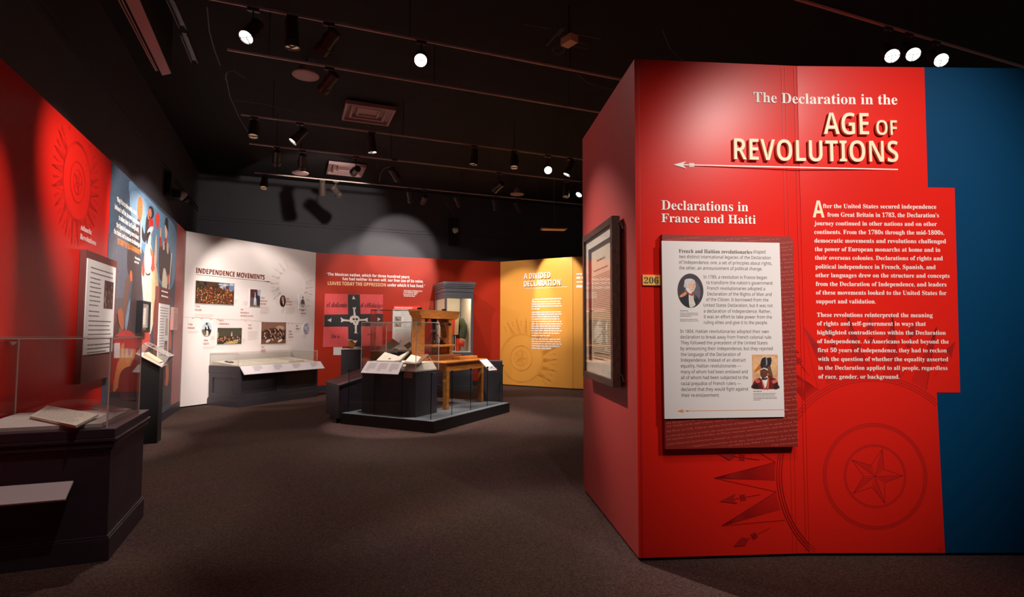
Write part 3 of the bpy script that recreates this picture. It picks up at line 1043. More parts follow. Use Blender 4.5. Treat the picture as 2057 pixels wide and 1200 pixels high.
A.soft([(2.915, 2.143), (3.068, 2.124), (3.204, 2.157), (3.181, 2.121), (3.016, 2.106)], rgb(74, 52, 60))
A.soft([(2.987, 2.612), (3.087, 2.681), (3.164, 2.652), (3.165, 2.558), (3.092, 2.48), (2.992, 2.493)], rgb(236, 202, 176))
A.soft([(2.937, 2.578), (3.004, 2.674), (3.142, 2.696), (3.043, 2.607), (2.977, 2.504)], rgb(46, 36, 40))
A.soft([(3.147, 2.495), (3.302, 2.44), (3.314, 2.373), (3.192, 2.399)], rgb(206, 120, 74))
A.soft([(3.448, 2.655), (3.501, 2.705), (3.572, 2.389), (3.486, 2.253), (3.41, 2.343)], rgb(228, 196, 176))
A.soft([(3.486, 1.543), (3.56, 1.824), (3.717, 1.832), (3.715, 1.476), (3.576, 1.195)], rgb(150, 82, 52))
A.soft([(2.851, 1.327), (3.135, 1.391), (3.35, 1.296), (3.261, 1.136), (2.912, 1.108)], rgb(206, 72, 58))
# small man and officer at the right
A.soft([(3.689, 2.547), (3.88, 2.602), (4.031, 2.145), (3.792, 2.154)], rgb(74, 60, 60))
A.soft([(3.694, 2.706), (3.789, 2.735), (3.842, 2.626), (3.733, 2.582)], rgb(190, 66, 56))
A.soft([(3.704, 2.838), (3.767, 2.856), (3.796, 2.751), (3.714, 2.724)], rgb(222, 170, 140))
A.soft([(3.885, 2.573), (4.04, 2.684), (4.252, 2.714), (4.462, 2.611), (4.613, 2.432), (4.621, 2.179), (4.397, 1.929), (4.151, 2.268), (3.963, 2.332)], rgb(70, 58, 58))
A.soft([(3.937, 2.669), (4.019, 2.703), (4.056, 2.596), (3.955, 2.568)], rgb(222, 190, 166))
A.soft([(4.198, 2.707), (4.331, 2.695), (4.338, 2.556), (4.223, 2.573)], rgb(222, 190, 166))
A.soft([(4.044, 2.759), (4.185, 2.781), (4.197, 2.714), (4.056, 2.694)], rgb(208, 60, 48))
A.soft([(4.027, 2.952), (4.165, 2.991), (4.211, 2.861), (4.134, 2.758), (4.033, 2.818)], rgb(232, 194, 164))
A.soft([(4.007, 2.963), (4.076, 3.074), (4.227, 3.056), (4.258, 2.884), (4.16, 2.914), (4.063, 2.951)], rgb(58, 42, 42))
A.soft([(4.012, 2.255), (4.144, 2.305), (4.316, 2.169), (4.309, 2), (3.987, 2.008)], rgb(226, 214, 192))
A.soft([(4.31, 2.199), (4.453, 2.243), (4.473, 2.135), (4.369, 2.081)], rgb(222, 110, 76))
A.poly([(4.562, 2.6), (4.623, 2.592), (4.512, 2.029), (4.503, 1.561), (4.465, 1.56), (4.455, 2.025)], rgb(232, 228, 226))
A.soft([(4.334, 1.864), (4.519, 1.678), (4.766, 1.406), (4.826, 1.086), (4.461, 1.175)], rgb(222, 90, 66))
A.soft([(4.428, 0.946), (4.607, 1), (4.716, 0.618), (4.544, 0.516)], rgb(206, 110, 84))
# faces, hands and sleeves low down
A.soft([(1.574, 1.605), (1.665, 1.619), (1.718, 1.512), (1.639, 1.413), (1.56, 1.455)], rgb(112, 74, 62))
A.soft([(1.762, 1.601), (1.917, 1.617), (2.022, 1.46), (1.993, 1.38), (1.822, 1.458)], rgb(156, 88, 62))
A.soft([(1.555, 1.242), (2.076, 1.38), (2.581, 1.305), (2.702, 1.153), (2.408, 0.923), (1.954, 0.84), (1.618, 0.813)], rgb(168, 44, 42))
A.soft([(1.704, 0.72), (1.782, 0.952), (1.884, 1.045), (2.124, 1.068), (2.312, 0.964), (2.154, 0.87), (1.927, 0.753)], rgb(206, 132, 82))
A.soft([(1.905, 1.033), (1.923, 1.178), (2.016, 1.232), (2.08, 1.219), (2.078, 1.093), (2.133, 1.009)], rgb(214, 142, 92))
A.soft([(2.127, 1.044), (2.191, 1.181), (2.295, 1.071), (2.42, 1.138), (2.606, 1.144), (2.53, 1.024), (2.36, 0.938)], rgb(220, 152, 104))
A.poly([(1.665, 1.24), (1.894, 1.24), (1.919, 1.071), (1.689, 1.077)], rgb(226, 222, 226))  # white label reflected in the case cover, painted into the mural
A.soft([(1.947, 0.885), (2.359, 0.95), (2.747, 0.876), (2.804, 0.52), (1.988, 0.612)], rgb(84, 40, 44))
obj('mural', A, M['paint'], wl, paint=True)['label'] = 'painted mural of a woman in white among men in dark coats'
mb = MB()
mb.plate([LW(u, 0.003, z) for u, z in ((4.98, 0.14), (5.75, 0.14), (5.75, 3.148), (4.98, 3.148))], 0.0025)
obj('red_graphic', mb, M['dusty'], wl)
L = Lines(LW, 0.003)
L.ok = lambda u, z: u < 1.29 and 0.15 < z < 3.13
s0 = [(0.366, 2.699), (0.945, 2.841)]
sunburst(L, s0[0][0], s0[0][1], (s0[1][0] - s0[0][0]) / 1.66, 0.006, rays=22)
obj('sun_emblem', L, mat('deep_red_print', rgb(196, 30, 22), 0.45), wl)
t = Type(LW, 0.004)
t.line('Atlantic', 'serif', 0.475, 2.292, 0.785, 0.047)
t.line('Revolutions', 'serif', 0.48, 2.209, 0.924, 0.049)
t.brk()
t.line('\u201cMay it be to the world, what I', 'bold', 1.538, 2.781, 2.377, 0.053)
t.line('believe it will be, (to some parts sooner,', 'bold', 1.484, 2.686, 2.562, 0.052)
t.line('to others later, but finally to all,)', 'bold', 1.646, 2.597, 2.513, 0.054)
t.line('the Signal of arousing men to burst', 'bold', 1.571, 2.505, 2.528, 0.053)
t.line('the chains, and to assume the blessings &', 'bold', 1.486, 2.422, 2.622, 0.052)
t.k = 1
t.line('SECURITY OF SELF-GOVERNMENT.\u201d', 'bold', 1.635, 2.329, 2.68, 0.062)
t.k = 0
t.brk()
t.line('\u2014Thomas Jefferson', 'bold', 2.369, 2.253, 2.65, 0.027)
t.line('June 24, 1826', 'bold', 2.368, 2.204, 2.583, 0.026)
obj('wall_lettering', t, [M['paper_w'], M['orange']], wl)


def board(name, w, u0, u1, z0, z1, out, th, m, label=None, cat=None, parent=None, bevel=0.0):
    mb = MB()
    p = [w(u0, out - th), w(u1, out - th), w(u1, out), w(u0, out)]
    mb.prism([(k.x, k.y) for k in p], z0, z1)
    o = obj(name, mb, m, parent, bevel)
    if label:
        tag(o, label, cat)
    return o


# tall text board
rt = root('text_panel', LW(0.98, 0, 0.9), 'tall white text board with a rosewood border on the red end of the left wall', 'information panel')
board('backing_board', LW, 0.50, 1.47, 0.90, 2.115, 0.05, 0.047, M['rosewood'], parent=rt)
board('white_board', LW, 0.515, 1.395, 1.16, 2.04, 0.06, 0.009, M['white'], parent=rt)
L = Prints(LW, 0.061)
for i, zz in enumerate((1.96, 1.915)):
    L.greek(0.60, zz, 1.33, 1, 0.03, 0.011, i, 0.95)
L.greek(0.60, 1.865, 0.93, 7, 0.042, 0.0105, 5, 0.8)
L.greek(0.60, 1.555, 0.93, 2, 0.042, 0.0105, 6, 0.9)
L.greek(0.60, 1.465, 1.32, 5, 0.042, 0.0105, 7, 0.4)
L.greek(0.60, 1.24, 1.32, 3, 0.035, 0.012, 8, 0.8)
obj('board_lettering', L, M['inkgrey'], rt)
A = Art(LW, 0.061)
A.poly([(1.03, 1.88), (1.33, 1.88), (1.33, 1.60), (1.03, 1.60)], rgb(88, 60, 54))
rnd = random.Random(4)
for k in range(26):
    A.oval(rnd.uniform(1.06, 1.30), rnd.uniform(1.62, 1.85), rnd.uniform(0.008, 0.03), rnd.uniform(0.012, 0.04), rgb(*rnd.choice(((120, 88, 76), (150, 116, 98), (64, 44, 42), (170, 140, 122)))))
obj('picture', A, M['paint'], rt, paint=True)
# small deep frame
rt = root('picture_frame', LW(2.78, 0, 1.35), 'small deep black frame with a cream document, hung low on the mural', 'framed document')
mb = MB()
for a, b, c, d in ((2.56, 3.0, 1.35, 1.385), (2.56, 3.0, 1.715, 1.75), (2.56, 2.595, 1.385, 1.715), (2.965, 3.0, 1.385, 1.715)):
    p = [LW(a, 0.004), LW(b, 0.004), LW(b, 0.07), LW(a, 0.07)]
    mb.prism([(k.x, k.y) for k in p], c, d)
obj('frame', mb, M['black'], rt)
board('mat_board', LW, 2.59, 2.97, 1.38, 1.72, 0.03, 0.02, mat('olive_mat_board', rgb(150, 126, 92), 0.7), parent=rt)
board('document', LW, 2.64, 2.90, 1.45, 1.69, 0.034, 0.003, M['paper2'], parent=rt)
mb = MB()
mb.plate([LW(u, 0.06, z) for u, z in ((2.595, 1.385), (2.965, 1.385), (2.965, 1.715), (2.595, 1.715))], 0.003)
obj('glazing', mb, M['fglass'], rt)
# second text board
rt = root('text_panel', LW(3.98, 0, 0.9), 'narrow white text board with a rust red heading band on the right of the mural', 'information panel')
board('backing_board', LW, 3.56, 4.38, 0.85, 2.0, 0.05, 0.047, M['rosewood'], parent=rt)
board('white_board', LW, 3.565, 4.30, 0.87, 1.76, 0.058, 0.007, M['white'], parent=rt)
L = Prints(LW, 0.059)
L.k = 0
for i, zz in enumerate((1.93, 1.86)):
    L.greek(3.66, zz, 4.25, 1, 0.03, 0.022, i + 20, 0.8)
L.k = 1
L.greek(3.63, 1.70, 4.22, 4, 0.04, 0.009, 25, 0.9)
L.greek(3.63, 1.54, 3.95, 14, 0.04, 0.009, 26, 0.9)
obj('board_lettering', L, [M['paper_w'], M['inkgrey']], rt)
A = Art(LW, 0.059)
A.poly([(4.02, 1.56), (4.2, 1.56), (4.2, 1.30), (4.02, 1.30)], rgb(196, 176, 164))
A.poly([(4.0, 1.22), (4.2, 1.22), (4.2, 1.0), (4.0, 1.0)], rgb(120, 96, 92))
A.oval(4.1, 1.10, 0.05, 0.07, rgb(190, 150, 132))
obj('pictures', A, M['paint'], rt, paint=True)
# small pale label
rt = root('label_sign', LW(4.87, 0, 1.38), 'small dusty pink label board at the far right end of the left wall', 'label')
board('board', LW, 4.68, 5.06, 1.38, 1.745, 0.045, 0.042, mat('dusty_pink_board', rgb(206, 158, 150), 0.5), parent=rt)
L = Prints(LW, 0.0455)
L.greek(4.74, 1.69, 5.0, 1, 0.03, 0.012, 1, 0.6)
L.greek(4.74, 1.64, 5.02, 9, 0.027, 0.008, 2, 0.6)
obj('board_lettering', L, M['inkgrey'], rt)

# ================================================================ WHITE WALL: timeline
t = Type(WW, 0.004)
t.line('INDEPENDENCE MOVEMENTS', 'bold', 0.203, 2.419, 1.7, 0.093, depth=0.012, thin=0.02)
obj('title_lettering', t, mat('rust_brown_letters', rgb(128, 60, 36), 0.5), ww)
L = Lines(WW, 0.003)
q = [(0.212, 2.389), (1.796, 2.38), (1.884, 2.378)]
L.seg(q[0], q[1], 0.006)
L.fill([(q[1][0] - 0.03, q[1][1] + 0.012), (q[2][0] + 0.02, q[2][1]), (q[1][0] - 0.03, q[1][1] - 0.012)])
L.seg((q[1][0] - 0.09, q[1][1]), (q[1][0] - 0.05, q[1][1]), 0.012)
obj('arrow_rule', L, M['ink'], ww)
L = Lines(WW, 0.003)
L.seg((0.0, 1.61), (2.93, 1.52), 0.004)
L.seg((2.86, 1.522), (2.95, 1.52), 0.016)
for u in (0.16, 0.33, 0.52, 0.66, 1.26, 1.65, 1.69, 2.16, 2.35, 2.45):
    L.seg((u, 1.595 - 0.03 * u), (u + 0.035, 1.594 - 0.03 * u), 0.014)
for u, a, b in ((0.09, 1.6, 1.47), (0.36, 1.6, 1.52), (0.66, 1.59, 1.47), (1.28, 1.9, 1.57), (1.645, 1.95, 1.56), (2.29, 1.95, 1.54), (2.37, 1.53, 1.33), (2.57, 1.53, 1.48), (1.33, 1.57, 1.48)):
    L.seg((u, a), (u, b), 0.0025)
obj('timeline', L, mat('pale_rust_print', rgb(206, 164, 150), 0.6), ww)
t = Type(WW, 0.003)
for u, z, w_, ls in ((0.215, 1.79, 0.13, ('1794', 'POLAND')), (1.165, 1.765, 0.30, ('1816', 'PROVINCES OF', 'THE RIO DE LA PLATA')), (1.63, 2.02, 0.16, ('1821', 'MEXICAN', 'EMPIRE')),
                     (2.29, 2.035, 0.15, ('1836', 'REPUBLIC', 'OF TEXAS')), (2.70, 1.795, 0.14, ('1849', 'HUNGARY')), (0.09, 1.46, 0.13, ('1789', 'FRANCE')),
                     (0.40, 1.17, 0.11, ('1804', 'HAITI')), (0.70, 1.54, 0.22, ('1811', 'VENEZUELA')), (1.35, 1.46, 0.09, ('1818', 'CHILE')), (1.67, 1.015, 0.12, ('1822', 'GREECE')),
                     (2.37, 1.335, 0.13, ('1838', 'LOWER', 'CANADA')), (2.565, 1.455, 0.12, ('1847', 'LIBERIA'))):
    mxl = max(len(s) for s in ls)
    if t.v:
        t.brk()
    for i, s in enumerate(ls):
        t.line(s, 'bold', u, z - i * 0.062, u + w_ * len(s) / mxl, 0.034, res=1)
obj('timeline_lettering', t, M['inkred'], ww)
L = Prints(WW, 0.003)
for i, (u, z, u1, n) in enumerate(((0.215, 1.66, 0.62, 3), (1.165, 1.59, 1.45, 1), (1.63, 1.85, 1.86, 6), (2.29, 1.86, 2.52, 6), (2.70, 1.69, 2.85, 1), (0.09, 1.35, 0.31, 2), (0.40, 1.06, 0.66, 2),
                                   (0.70, 1.44, 1.02, 1), (1.35, 1.34, 1.58, 7), (2.37, 1.16, 2.52, 1), (2.565, 1.35, 2.70, 1), (1.02, 1.96, 1.09, 3), (1.22, 1.93, 1.33, 3), (2.16, 1.80, 2.24, 3), (2.86, 1.93, 2.96, 2),
                                   (0.545, 1.25, 0.64, 3), (1.23, 1.19, 1.29, 3), (2.30, 1.15, 2.36, 2), (2.78, 1.26, 2.88, 3), (1.67, 0.90, 2.0, 1))):
    L.greek(u, z, u1, n, 0.026, 0.008, i, 0.8)
obj('small_print', L, M['whiline'] if False else mat('grey_rust_print', rgb(206, 186, 178), 0.6), ww)
L = Lines(WW, 0.0025)
L.ok = lambda u, z: 1.0 < u < 3.08 and 1.6 < z < 3.13
sunburst(L, 2.45, 2.35, 0.36, 0.006, rays=22, star=False)
obj('sun_emblem', L, mat('faint_print', rgb(233.5, 223, 219), 0.45), ww)


def picture(name, w, u0, u1, z0, z1, bg, label, draw, oval=False, th=0.012, border=0.0, cat='picture'):
    mb = MB()
    cu, cz, ru, rz = (u0 + u1) / 2, (z0 + z1) / 2, (u1 - u0) / 2, (z1 - z0) / 2
    r = root(name, w(cu, 0, z0), label, cat)
    if oval:
        pts = [(cu + ru * cos(2 * pi * i / 32), cz + rz * sin(2 * pi * i / 32)) for i in range(32)]
    else:
        pts = [(u0 - border, z0 - border), (u1 + border, z0 - border), (u1 + border, z1 + border), (u0 - border, z1 + border)]
    mb.plate([w(u, th, z) for u, z in pts], th - 0.0008)
    obj('mount', mb, M['white'], r)
    A = Art(w, th + 0.0006, 0.00002)
    A.clip = (u0, u1, z0, z1)
    A.cu, A.cz, A.ru, A.rz = cu, cz, ru, rz
    if oval:
        A.oval(cu, cz, ru, rz, bg, n=32)
    else:
        A.poly([(u0, z0), (u1, z0), (u1, z1), (u0, z1)], bg)
    A.at = lambda x, y: (cu + x * ru, cz + y * rz)
    A.ov = lambda x, y, a, b, col, rot=0.0: A.oval(cu + x * ru, cz + y * rz, a * ru, b * rz, col, rot)
    draw(A)
    obj('image', A, M['paint'], r, paint=True)
    return r


def battle(A):
    rnd = random.Random(11)
    A.soft([A.at(*p) for p in ((0.2, 0.95), (0.97, 0.95), (0.97, 0.4), (0.6, 0.3), (0.25, 0.55))], rgb(96, 134, 176))
    for k in range(10):
        A.ov(rnd.uniform(0.2, 0.85), rnd.uniform(0.55, 0.88), rnd.uniform(0.06, 0.14), rnd.uniform(0.05, 0.1), rgb(206, 198, 190))
    A.poly([A.at(*p) for p in ((0.52, 0.2), (0.72, 0.2), (0.70, 0.75), (0.55, 0.75))], rgb(98, 56, 48))
    for k in range(14):
        A.ov(rnd.uniform(-0.95, 0.1), rnd.uniform(0.2, 0.9), rnd.uniform(0.05, 0.14), rnd.uniform(0.1, 0.2), rgb(*rnd.choice(((58, 50, 30), (82, 66, 40), (44, 36, 26)))))
    for k in range(380):
        y = rnd.uniform(-0.95, 0.45)
        A.ov(rnd.uniform(-0.95, 0.95), y, rnd.uniform(0.008, 0.034), rnd.uniform(0.02, 0.08), rgb(*rnd.choice(((150, 84, 44), (206, 150, 96), (92, 44, 28), (60, 32, 22), (226, 190, 140), (184, 92, 44), (120, 60, 36), (212, 84, 34)))), rnd.uniform(-1, 1))


def standing(A):
    A.soft([A.at(*p) for p in ((0.35, 0.95), (0.95, 0.95), (0.95, -0.2), (0.5, 0.1))], rgb(170, 186, 206))
    A.soft([A.at(*p) for p in ((-0.9, 0.95), (0.3, 0.95), (0.4, 0.2), (-0.2, 0.3), (-0.9, 0.0))], rgb(92, 50, 58))
    A.soft([A.at(*p) for p in ((-0.9, -0.95), (0.95, -0.95), (0.95, -0.7), (-0.9, -0.65))], rgb(110, 92, 80))
    A.soft([A.at(*p) for p in ((0.35, 0.3), (0.9, 0.2), (0.9, -0.75), (0.45, -0.8), (0.3, -0.2))], rgb(50, 54, 72))
    A.soft([A.at(*p) for p in ((-0.3, 0.5), (0.1, 0.5), (0.3, 0.2), (0.2, -0.2), (-0.3, -0.15), (-0.45, 0.2))], rgb(48, 40, 56))
    A.soft([A.at(*p) for p in ((-0.25, 0.0), (0.15, 0.0), (0.22, -0.8), (0.05, -0.8), (-0.02, -0.3), (-0.08, -0.8), (-0.25, -0.78))], rgb(226, 220, 216))
    A.ov(-0.08, 0.64, 0.12, 0.11, rgb(222, 180, 156))
    A.ov(-0.1, 0.73, 0.14, 0.06, rgb(60, 44, 40))
    A.soft([A.at(*p) for p in ((-0.12, 0.5), (0.05, 0.5), (0.06, 0.1), (-0.14, 0.1))], rgb(196, 186, 186))


def bust(A):
    A.soft([A.at(*p) for p in ((-0.75, -0.6), (-0.3, -0.05), (0.3, -0.05), (0.75, -0.55), (0.4, -0.88), (-0.4, -0.88))], rgb(30, 24, 26))
    A.soft([A.at(*p) for p in ((-0.08, -0.05), (0.3, 0.0), (0.34, -0.55), (0.2, -0.7), (0.0, -0.4))], rgb(226, 214, 202))
    A.ov(0.02, 0.32, 0.3, 0.34, rgb(226, 180, 146))
    A.ov(-0.06, 0.56, 0.34, 0.18, rgb(190, 160, 134))
    A.ov(0.14, 0.3, 0.05, 0.03, rgb(90, 60, 50))


def sketch(A):
    A.soft([A.at(*p) for p in ((-0.55, -0.3), (-0.45, 0.2), (-0.15, 0.4), (0.2, 0.4), (0.5, 0.15), (0.6, -0.3), (0.3, -0.45), (-0.3, -0.45))], rgb(92, 88, 92))
    A.soft([A.at(*p) for p in ((-0.45, -0.3), (0.5, -0.3), (0.45, -0.7), (-0.35, -0.7))], rgb(176, 172, 176))
    A.ov(0.02, 0.6, 0.16, 0.17, rgb(120, 112, 110))
    A.ov(0.02, 0.72, 0.17, 0.09, rgb(70, 66, 70))


def rider(A):
    A.soft([A.at(*p) for p in ((-0.9, -0.1), (-0.2, -0.1), (-0.1, -0.8), (-0.5, -0.85), (-0.85, -0.5))], rgb(120, 104, 84))
    A.soft([A.at(*p) for p in ((0.3, -0.2), (0.9, -0.1), (0.7, -0.7), (0.3, -0.9))], rgb(70, 66, 54))
    A.soft([A.at(*p) for p in ((-0.4, 0.1), (-0.1, 0.5), (0.3, 0.5), (0.6, 0.0), (0.7, -0.4), (0.2, -0.5), (-0.3, -0.4))], rgb(34, 36, 44))
    A.soft([A.at(*p) for p in ((-0.1, -0.2), (0.3, -0.3), (0.35, -0.8), (0.15, -0.92), (0.0, -0.8))], rgb(222, 212, 198))
    A.ov(-0.05, 0.62, 0.16, 0.14, rgb(84, 56, 46))
    A.ov(-0.05, 0.78, 0.22, 0.1, rgb(36, 36, 42))
    A.soft([A.at(*p) for p in ((-0.2, 0.45), (0.1, 0.5), (0.2, 0.05), (0.0, 0.0))], rgb(230, 226, 222))


def assembly(A):
    rnd = random.Random(5)
    A.soft([A.at(*p) for p in ((-0.9, 0.9), (0.9, 0.9), (0.9, 0.0), (-0.9, 0.0))], rgb(80, 74, 60))
    A.soft([A.at(*p) for p in ((-0.3, -0.8), (0.6, -0.45), (0.62, -0.9), (-0.4, -0.95))], rgb(196, 180, 110))
    for k in range(90):
        A.ov(rnd.uniform(-0.95, 0.95), rnd.uniform(-0.7, -0.1), rnd.uniform(0.015, 0.045), rnd.uniform(0.05, 0.13), rgb(*rnd.choice(((34, 30, 28), (50, 42, 36), (210, 180, 150), (28, 26, 28), (176, 84, 44), (226, 210, 190)))))
    for x in (-0.7, -0.05):
        A.ov(x, -0.42, 0.1, 0.2, rgb(186, 84, 40))
    A.poly([A.at(*p) for p in ((0.1, 0.0), (0.2, 0.0), (0.18, 0.5), (0.13, 0.5))], rgb(232, 220, 196))
    A.ov(-0.96, 0.1, 0.05, 0.4, rgb(190, 170, 140))


def oath(A):
    rnd = random.Random(8)
    A.soft([A.at(*p) for p in ((-0.95, 0.95), (0.95, 0.95), (0.95, 0.3), (0.3, 0.45), (-0.4, 0.4), (-0.95, 0.2))], rgb(150, 108, 92))
    A.ov(0.5, 0.5, 0.35, 0.18, rgb(206, 168, 140))
    A.soft([A.at(*p) for p in ((-0.95, -0.6), (0.95, -0.6), (0.95, -0.97), (-0.95, -0.97))], rgb(124, 84, 60))
    for k in range(60):
        A.ov(rnd.uniform(-0.8, 0.85), rnd.uniform(-0.5, 0.25), rnd.uniform(0.04, 0.09), rnd.uniform(0.1, 0.2), rgb(*rnd.choice(((38, 26, 24), (60, 36, 30), (30, 24, 26), (90, 52, 40)))))
    for k in range(46):
        A.ov(rnd.uniform(-0.8, 0.85), rnd.uniform(-0.7, 0.4), rnd.uniform(0.025, 0.05), rnd.uniform(0.04, 0.11), rgb(*rnd.choice(((232, 222, 212), (214, 170, 140), (226, 200, 180), (190, 140, 112)))), rnd.uniform(-1, 1))
    for x in (-0.45, 0.52):
        A.ov(x, -0.72, 0.2, 0.12, rgb(240, 234, 228), 0.4)


def engraving(A):
    rnd = random.Random(2)
    for k in range(24):
        A.ov(rnd.uniform(-0.6, 0.6), rnd.uniform(-0.75, 0.2), rnd.uniform(0.08, 0.22), rnd.uniform(0.04, 0.12), rgb(*rnd.choice(((110, 118, 140), (80, 86, 104), (214, 216, 226), (150, 156, 174)))), rnd.uniform(-1, 1))
    A.ov(0.0, 0.5, 0.22, 0.2, rgb(96, 100, 118))
    A.ov(0.0, 0.15, 0.3, 0.3, rgb(206, 208, 220))


picture('mounted_picture', WW, 0.205, 1.002, 1.862, 2.278, rgb(84, 54, 36), 'large brown battle painting at the upper left of the white timeline wall', battle, border=0.008)
picture('mounted_picture', WW, 1.370, 1.61, 1.85, 2.198, rgb(96, 90, 100), 'upright portrait of a standing man in white breeches on the white timeline wall', standing, border=0.008)
picture('oval_picture', WW, 2.10, 2.268, 1.878, 2.122, rgb(88, 58, 50), 'small dark oval portrait of an old man on the white timeline wall', bust, oval=True)
picture('mounted_picture', WW, 2.635, 2.835, 1.838, 2.158, rgb(236, 230, 228), 'pale grey pencil portrait at the upper right of the white timeline wall', sketch, border=0.004)
picture('oval_picture', WW, 0.352, 0.552, 1.263, 1.529, rgb(196, 208, 224), 'oval picture of a man in a black coat, lower left on the timeline wall', rider, oval=True)
picture('mounted_picture', WW, 0.672, 1.2, 1.11, 1.42, rgb(58, 52, 42), 'dark picture of an assembly round a pale table on the white timeline wall', assembly, border=0.008)
picture('mounted_picture', WW, 1.66, 2.29, 1.094, 1.545, rgb(96, 62, 52), 'brown group painting with figures in white shirts low on the timeline wall', oath, border=0.01)
picture('oval_picture', WW, 2.762, 2.942, 1.297, 1.541, rgb(190, 196, 212), 'small blue grey oval engraving at the lower right of the timeline wall', engraving, oval=True)

# ================================================================ RED WALL: quotation and flag
t = Type(RW, 0.004)
t.line('\u201cThe Mexican nation, which for three hundred years', 'bold', 0.239, 2.637, 2.143, 0.067)
t.line('has had neither its own will, nor free use of its voice,', 'bold', 0.597, 2.542, 2.485, 0.067)
t.line('under which it has lived.\u201d', 'bold', 1.624, 2.428, 2.529, 0.071)
t.brk()
t.line('\u2014Declaration of Independence', 'bold', 1.994, 2.321, 2.464, 0.034)
t.line('of the Mexican Empire,', 'bold', 2.005, 2.279, 2.365, 0.034)
t.line('September 28, 1821', 'bold', 2.006, 2.236, 2.323, 0.032)
t.brk()
t.k = 1
t.line('LEAVES TODAY THE OPPRESSION', 'bold', 0.272, 2.421, 1.589, 0.081)
obj('wall_lettering', t, [M['paper_w'], mat('pale_gold_print', rgb(250, 206, 150), 0.5)], wr)
L = Prints(RW, 0.003)
L.greek(2.02, 2.20, 2.32, 1, 0.02, 0.018, 3, 0.9)
obj('small_print', L, M['paper_w'], wr)
fl = root('flag', RW(0.87, 0, 0.99), 'red and black flag with a skull and crossbones on the red wall', 'flag')
mb = MB()
n = 14
corn = [(0.209, 2.218), (1.524, 2.229), (1.525, 1.01), (0.192, 0.991)]


def fpt(x, y):
    a = [corn[0][k] + (corn[1][k] - corn[0][k]) * x for k in (0, 1)]
    b = [corn[3][k] + (corn[2][k] - corn[3][k]) * x for k in (0, 1)]
    return (a[0] + (b[0] - a[0]) * y, a[1] + (b[1] - a[1]) * y)


vs, fs = [], []
for side in (0, 1):
    for j in range(n + 1):
        for i in range(n + 1):
            u, z = fpt(i / n, j / n)
            vs.append(RW(u, 0.011 + 0.003 * sin(9 * u + 3 * z) + 0.004 * (1 - side), z))
N1 = n + 1
for j in range(n):
    for i in range(n):
        a = j * N1 + i
        fs.append((a, a + 1, a + N1 + 1, a + N1))
        fs.append(tuple(N1 * N1 + q for q in (a, a + N1, a + N1 + 1, a + 1)))
mb.solid(vs, fs)
obj('cloth', mb, mat('coral_red_flag_cloth', rgb(222, 84, 84), 0.85, noise=0.12, nscale=12), fl, smooth=True)
bl = rgb(40, 36, 40)
A = Art(RW, 0.021, 0.0003)
A.poly([(0.721, 2.216), (0.987, 2.217), (1.052, 1.002), (0.755, 0.992)], bl)
A.poly([(0.209, 1.733), (1.524, 1.774), (1.523, 1.48), (0.21, 1.46)], bl)
obj('black_cross', A, M['paint'], fl, paint=True)
A = Art(RW, 0.023, 0.0002)
wh = rgb(226, 214, 206)
for pts in ([(0.565, 1.663), (0.593, 1.666), (0.632, 1.635), (0.765, 1.617), (0.766, 1.583), (0.633, 1.589), (0.6, 1.565), (0.573, 1.574), (0.588, 1.612)], [(0.978, 1.635), (1.113, 1.646), (1.158, 1.67), (1.184, 1.658), (1.17, 1.629), (1.185, 1.588), (1.16, 1.582), (1.114, 1.605), (0.979, 1.598)],
            [(0.832, 1.915), (0.866, 1.901), (0.894, 1.92), (0.906, 1.893), (0.884, 1.852), (0.903, 1.719), (0.858, 1.719), (0.848, 1.852)], [(0.89, 1.516), (0.929, 1.517), (0.932, 1.355), (0.95, 1.311), (0.922, 1.308), (0.911, 1.317), (0.881, 1.308), (0.893, 1.366)]):
    A.soft(pts, wh, 4)
A.soft([(0.766, 1.608), (0.786, 1.689), (0.853, 1.724), (0.943, 1.714), (0.994, 1.656), (0.984, 1.587), (0.963, 1.54), (0.958, 1.505), (0.868, 1.505), (0.845, 1.551), (0.789, 1.556)], wh)
for p in [(0.86, 1.638), (0.927, 1.638)]:
    A.oval(p[0], p[1], 0.026, 0.027, bl)
A.poly([(0.898, 1.603), (0.914, 1.563), (0.884, 1.563)], bl)
for p in (([(0.812, 2.103), (0.846, 2.188), (0.888, 2.101)]), ([(0.277, 1.609), (0.368, 1.656), (0.359, 1.564)]), ([(1.474, 1.644), (1.404, 1.684), (1.406, 1.596)]), ([(0.841, 1.141), (0.953, 1.141), (0.899, 1.066)])):
    A.poly(p, wh)
obj('skull_and_crossbones', A, M['paint'], fl, paint=True)
FI = mat('flag_ink', rgb(70, 24, 28), 0.7)
t = Type(RW, 0.0225)
t.line('el doliente', 'script', 0.254, 1.91, 0.71, 0.108)
obj('flag_lettering', t, FI, fl)
t = Type(RW, 0.0225)
t.line('d eHidalgo', 'script', 1.015, 1.92, 1.516, 0.099)
obj('flag_lettering', t, FI, fl)
t = Type(RW, 0.0225)
t.line('De \u00e1', 'script', 0.367, 1.2, 0.552, 0.08)
obj('flag_lettering', t, FI, fl)
t = Type(RW, 0.0225)
t.line('\u00ba12.', 'script', 1.178, 1.201, 1.407, 0.099)
obj('flag_lettering', t, FI, fl)
tag(board('label_card', RW, 0.425, 0.62, 0.81, 1.0, 0.012, 0.01, M['white']), 'small square white label on the red wall under the flag', 'label')
